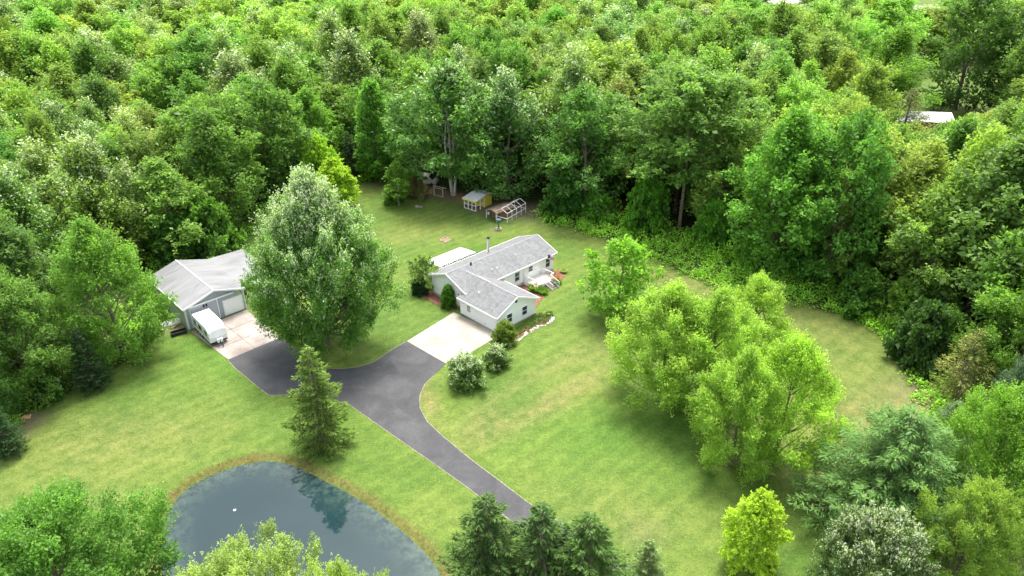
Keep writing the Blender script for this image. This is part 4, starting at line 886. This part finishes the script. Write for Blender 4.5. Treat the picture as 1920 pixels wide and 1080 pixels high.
# ---------------------------------------------------------------- back yard structures
PENW = simple('pen_white', (.72, .72, .7), .08); YELL = simple('yellow_paint', (.7, .55, .05), .1)
def local(px0, px1, name, lab, cat):     # frame from a front edge p0 -> p1
    a, b_ = G(*px0), G(*px1); d = b_ - a; return thing(name, a, math.atan2(d.y, d.x), lab, cat), d.length
sh, w_ = local((871,390), (897,398), 'garden_shelter', 'small white-framed shelter with a pale roof and yellow trim below the trees', 'shelter')
dpt = 4.6; fr = MB(); w_ = 2.6
for x in (0, w_ / 3, 2 * w_ / 3, w_): fr.box(x - .05, x + .05, -.05, .05, 0, 1.85)
for y in (1.2, 2.3): fr.box(w_ - .05, w_ + .05, y - .05, y + .05, 0, 1.85); fr.box(-.05, .05, y - .05, y + .05, 0, 1.85)
fr.box(.05, w_ - .05, -.04, .04, .9, 1.0); fr.box(.05, w_ - .05, -.04, .04, 1.75, 1.85); fr.box(.05, w_ - .05, -.04, .04, .03, .13); fr.box(w_ - .04, w_ + .04, .05, 2.25, .9, 1.0); fr.box(w_ - .04, w_ + .04, .05, 2.3, 1.75, 1.85); fr.box(-.04, .04, .05, 2.3, .9, 1.0)
fr.build('frame', PENW, sh)
MB().slab([(-.25, -.3, 1.95), (w_ + .25, -.3, 1.95), (w_ + .25, dpt * .55, 2.35), (-.25, dpt * .55, 2.35)], .08).slab([(-.25, dpt * .55 + .01, 2.35), (w_ + .25, dpt * .55 + .01, 2.35), (w_ + .25, dpt, 2.0), (-.25, dpt, 2.0)], .08).build('roof', simple('tin_white', (.68, .68, .67), .1, 2, .4, .5), sh)
MB().box(-.2, w_ + .2, -.36, -.3, 1.72, 1.98).build('fascia', YELL, sh)
MB().box(.1, w_ - .05, 2.4, dpt - .2, 0, 1.95).build('hutch', YELL, sh); MB().box(.0, w_, -.0, 2.3, -.02, .02).build('floor', WOODB, sh)
pn, w_ = local((930,413), (952,419), 'wire_pen', 'open white pipe-framed poultry run with a gabled top', 'pen')
fr = MB(); w_ = 2.3; D = 5.6; h1, h2 = 1.75, 2.35; r_ = .045
for i in range(5):
    y = D * i / 4
    fr.tube([(0, y, 0), (0, y, h1), (w_/2, y, h2), (w_, y, h1), (w_, y, 0)], r_, 5)
for x, z in ((0, h1), (w_/2, h2), (w_, h1), (0, .8), (w_, .8)): fr.tube([(x, 0, z), (x, D, z)], r_, 5)
fr.tube([(0, 0, .8), (w_, 0, .8)], r_, 5); fr.tube([(0, D, .8), (w_, D, .8)], r_, 5); pn.rotation_euler[2] += 0
fr.build('frame', PENW, pn)
wr = MB()
for i in range(24): y = D * i / 24; wr.tube([(0, y, 0), (0, y, h1)], .006, 3, False); wr.tube([(w_, y, 0), (w_, y, h1)], .006, 3, False)
for i in range(1, 8): wr.tube([(w_, 0, h1 * i / 8), (w_, D, h1 * i / 8)], .006, 3, False)
wr.build('wire_mesh', STEEL, pn)
ck, w_ = local((917,408), (932,414), 'chicken_coop', 'low wooden coop with a brown patched roof beside the white wire pen', 'coop')
MB().box(.1, 2.2, .6, 3.6, 0, 1.5).build('wall', WOODB, ck)
BRF = simple('brown_roof', (.2, .14, .1), .4, 3, .9)
MB().slab([(-.3, -.6, 1.55), (1.2, -.6, 1.95), (1.2, 3.9, 1.95), (-.3, 3.9, 1.55)], .06).slab([(1.21, -.6, 1.95), (2.5, -.6, 1.6), (2.5, 3.9, 1.6), (1.21, 3.9, 1.95)], .06).build('roof', BRF, ck)
MB().box(-.2, -.12, -.5, -.42, 0, 1.5).box(2.3, 2.38, -.5, -.42, 0, 1.5).build('post', PENW, ck)
# brown fence and gate at the woodland edge
f0, f1 = G(772, 357), G(868, 376); d = f1 - f0; fe = thing('wire_fence', f0, math.atan2(d.y, d.x), 'brown wire fence at the foot of the woods behind the back lawn', 'fence')
Lf = d.length; n = 9
for i in range(n + 1):
    if i in (4, 5): continue
    MB().tube([(Lf * i / n, 0, 0), (Lf * i / n, 0, 1.3)], .05, 6).build('post', WOODB, fe)
wr = MB()
for i in range(7):
    wr.tube([(0, 0, .1 + i * .18), (Lf * 4 / n, 0, .1 + i * .18)], .012, 3, False); wr.tube([(Lf * 6 / n, 0, .1 + i * .18), (Lf, 0, .1 + i * .18)], .012, 3, False)
wr.build('wire', WOODB, fe)
p0, p1 = G(814, 367), G(831, 371); d = p1 - p0; gt = thing('wooden_gate', p0, math.atan2(d.y, d.x), 'pale square timber gate frame in the brown wire fence', 'gate'); l_ = d.length
GWD = simple('grey_wood', (.36, .3, .25), .2, 5)
MB().box(-.06, .06, -.06, .06, 0, 1.9).build('post', GWD, gt); MB().box(l_ - .06, l_ + .06, -.06, .06, 0, 1.9).build('post', GWD, gt)
MB().box(.07, l_ - .07, -.04, .04, 1.55, 1.65).box(.07, l_ - .07, -.04, .04, .15, .25).box(.07, .15, -.04, .04, .25, 1.55).box(l_ - .15, l_ - .07, -.04, .04, .25, 1.55).build('leaf', GWD, gt)
MB().box(-.1, l_ + .8, -.05, .05, 1.905, 2.0).build('top_rail', GWD, gt)
# old van under the trees
va = thing('old_van', G(797, 345), R_(-12), 'old dirty white van parked under the trees behind the fence', 'van')
VAN = simple('van_paint', (.42, .38, .34), .2, 2, .5)
prof = [(-2.4, .4), (2.5, .4), (2.5, 1.0), (1.75, 1.15), (1.05, 1.95), (-2.3, 2.0), (-2.4, 1.5)]
mb = MB(); v = [(x, -.95, z) for x, z in prof] + [(x, .95, z) for x, z in prof]; k = len(prof)
mb.add(v, [tuple(range(k)), tuple(range(k, 2*k))[::-1]] + [(i, k+i, k+(i+1) % k, (i+1) % k) for i in range(k)]); mb.build('body', VAN, va, bevel=.08)
for x0, x1 in ((-2.1, -1.2), (-1.05, -.2), (-.05, .9)): MB().box(x0, x1, -.975, -.94, 1.25, 1.75).build('window', CWN, va)
MB().slab([(1.75, -.8, 1.2), (1.75, .8, 1.2), (1.1, .8, 1.93), (1.1, -.8, 1.93)], .03).build('windscreen', CWN, va)
for x in (-1.6, 1.6):
    for s in (-1, 1): MB().tube([(x, s * .78, .34), (x, s * .97, .34)], .34, 14).build('wheel', BLACK, va)
# fire pit, stump, pump, bucket, fountain
fp_ = thing('fire_pit', G(835, 450), 0, 'small ring of pale stones round a bare fire pit on the back lawn', 'fire pit')
mb = MB()
for i in range(14): a = i * 6.283 / 14; mb.ball(((.8 + .15 * math.sin(i * 2.3)) * math.cos(a), (.8 + .2 * math.cos(i * 1.7)) * math.sin(a), .06), .15 + .05 * math.sin(i * 4.1), (1, .9, .55), 6, 4)
mb.build('stone_ring', simple('pit_stone', (.34, .26, .2), .3), fp_); MB().tube([(0, 0, -.02), (0, 0, .03)], .8, 18).build('ash_bed', simple('ash', (.2, .12, .08), .4), fp_)
st_ = thing('brush_pile', G(785, 389), 0, 'small grey pile of sticks on the back lawn', 'brush pile')
mb = MB(); rr = random.Random(2)
for i in range(16): a, b_ = rr.uniform(0, 6.28), rr.uniform(.3, .7); mb.tube([(-math.cos(a) * b_, -math.sin(a) * b_, rr.uniform(.03, .1)), (math.cos(a) * b_, math.sin(a) * b_, rr.uniform(.1, .35))], .04, 5)
mb.build('sticks', GWD, st_)
TEAL = simple('teal', (.05, .11, .125), .2)
pu = thing('bird_bath', G(935, 430), 0, 'teal garden pump ornament on a stone ring near the wire pen', 'garden ornament')
MB().tube([(0, 0, .3), (0, 0, 1.4)], [.12, .08], 8).build('pedestal', TEAL, pu); MB().tube([(0, 0, 1.4), (0, 0, 1.5), (0, 0, 1.75)], [.1, .42, .45], 12).build('bowl', TEAL, pu)
mb = MB()
for i in range(8): a = i * .785; mb.ball((.4 * math.cos(a), .4 * math.sin(a), .1), .18, (1, 1, .8), 6, 4)
mb.build('stone_base', simple('base_stone', (.42, .3, .24), .3), pu)
bk = thing('white_bucket', G(916, 402), 0, 'white bucket on the grass between the shelter and the coop', 'bucket'); MB().tube([(0, 0, 0), (0, 0, .36)], [.15, .19], 12).build('pail', PENW, bk); MB().tube([(-.19, 0, .33), (0, .05, .5), (.19, 0, .33)], .012, 4).build('handle', STEEL, bk)
ft = thing('pond_aerator', G(440, 957, -.3), 0, 'tiny white aerator float on the pond', 'aerator'); MB().ball((0, 0, .02), .14, (1, 1, .5), 10, 6).build('float', PENW, ft, True); MB().tube([(0, 0, .05), (0, 0, .22)], .03, 6).build('nozzle', BLACK, ft)
wd_ = thing('firewood', G(48, 785), .4, 'few split orange logs by the dirt patch at the left edge', 'firewood'); mb = MB()
for i in range(5): mb.tube([(i * .22 - .5, -.25, .1), (i * .22 - .45, .3, .1 + .02 * i)], .1, 6)
mb.build('logs', simple('split_log', (.5, .32, .17), .3), wd_)
# overhead wire crossing the lower left corner
a_, b_ = G(-60, 860, 10), G(110, 1140, 9); wi = MB().tube([a_ + (a_ - b_) * .4, a_, (a_ + b_) / 2 - Vector((0, 0, .05)), b_, b_ + (b_ - a_) * .5], .022, 5).build('overhead_wire', simple('wire_grey', (.6, .6, .58), .05))
tag(wi, 'thin pale overhead wire crossing the bottom left corner', 'wire')
# ---------------------------------------------------------------- far side
REDW_ = siding('red_siding', (.38, .09, .06), 'X', .4, .3)
rbn = thing('red_building', G(1652, 246), R_(-8), 'long red building with a white metal roof among the trees at upper right', 'building')
shell(0, 15, 0, 6, 2.7, 4.0).build('wall', REDW_, rbn); mb = MB(); roof_gable(mb, -.4, 15.4, -.4, 6.4, 3, 2.65, 2.65, 4.15, .12); mb.build('roof', simple('white_metal', (.78, .78, .77), .06, 1, .4, .5), rbn)
for x in (3, 7.5, 12): window(rbn, x, 0, 1.5, 1., .9)
mb = MB().box(6.1, 6.7, -.05, .03, .05, 2.1); mb.build('door', TRIM, rbn)
fh = thing('far_house', G(1440, 24), R_(5), 'pale pinkish house glimpsed beyond the woods at the top', 'house')
shell(0, 16, 0, 9, 4, 6.2).build('wall', simple('pink_wall', (.6, .48, .42), .08), fh); mb = MB(); roof_gable(mb, -.5, 16.5, -.5, 9.5, 4.5, 4, 4, 6.4, .2); mb.build('roof', simple('far_roof', (.5, .45, .43), .1), fh)
for x in (3, 8, 13): window(fh, x, 0, 2, 1.4, 1.4)
sheet('far_road', [G(1560, 14), G(2200, 30), G(2200, 22), G(1560, 7)], -.05, .05, CONC, 'pale road in the distance at the top right', 'road')
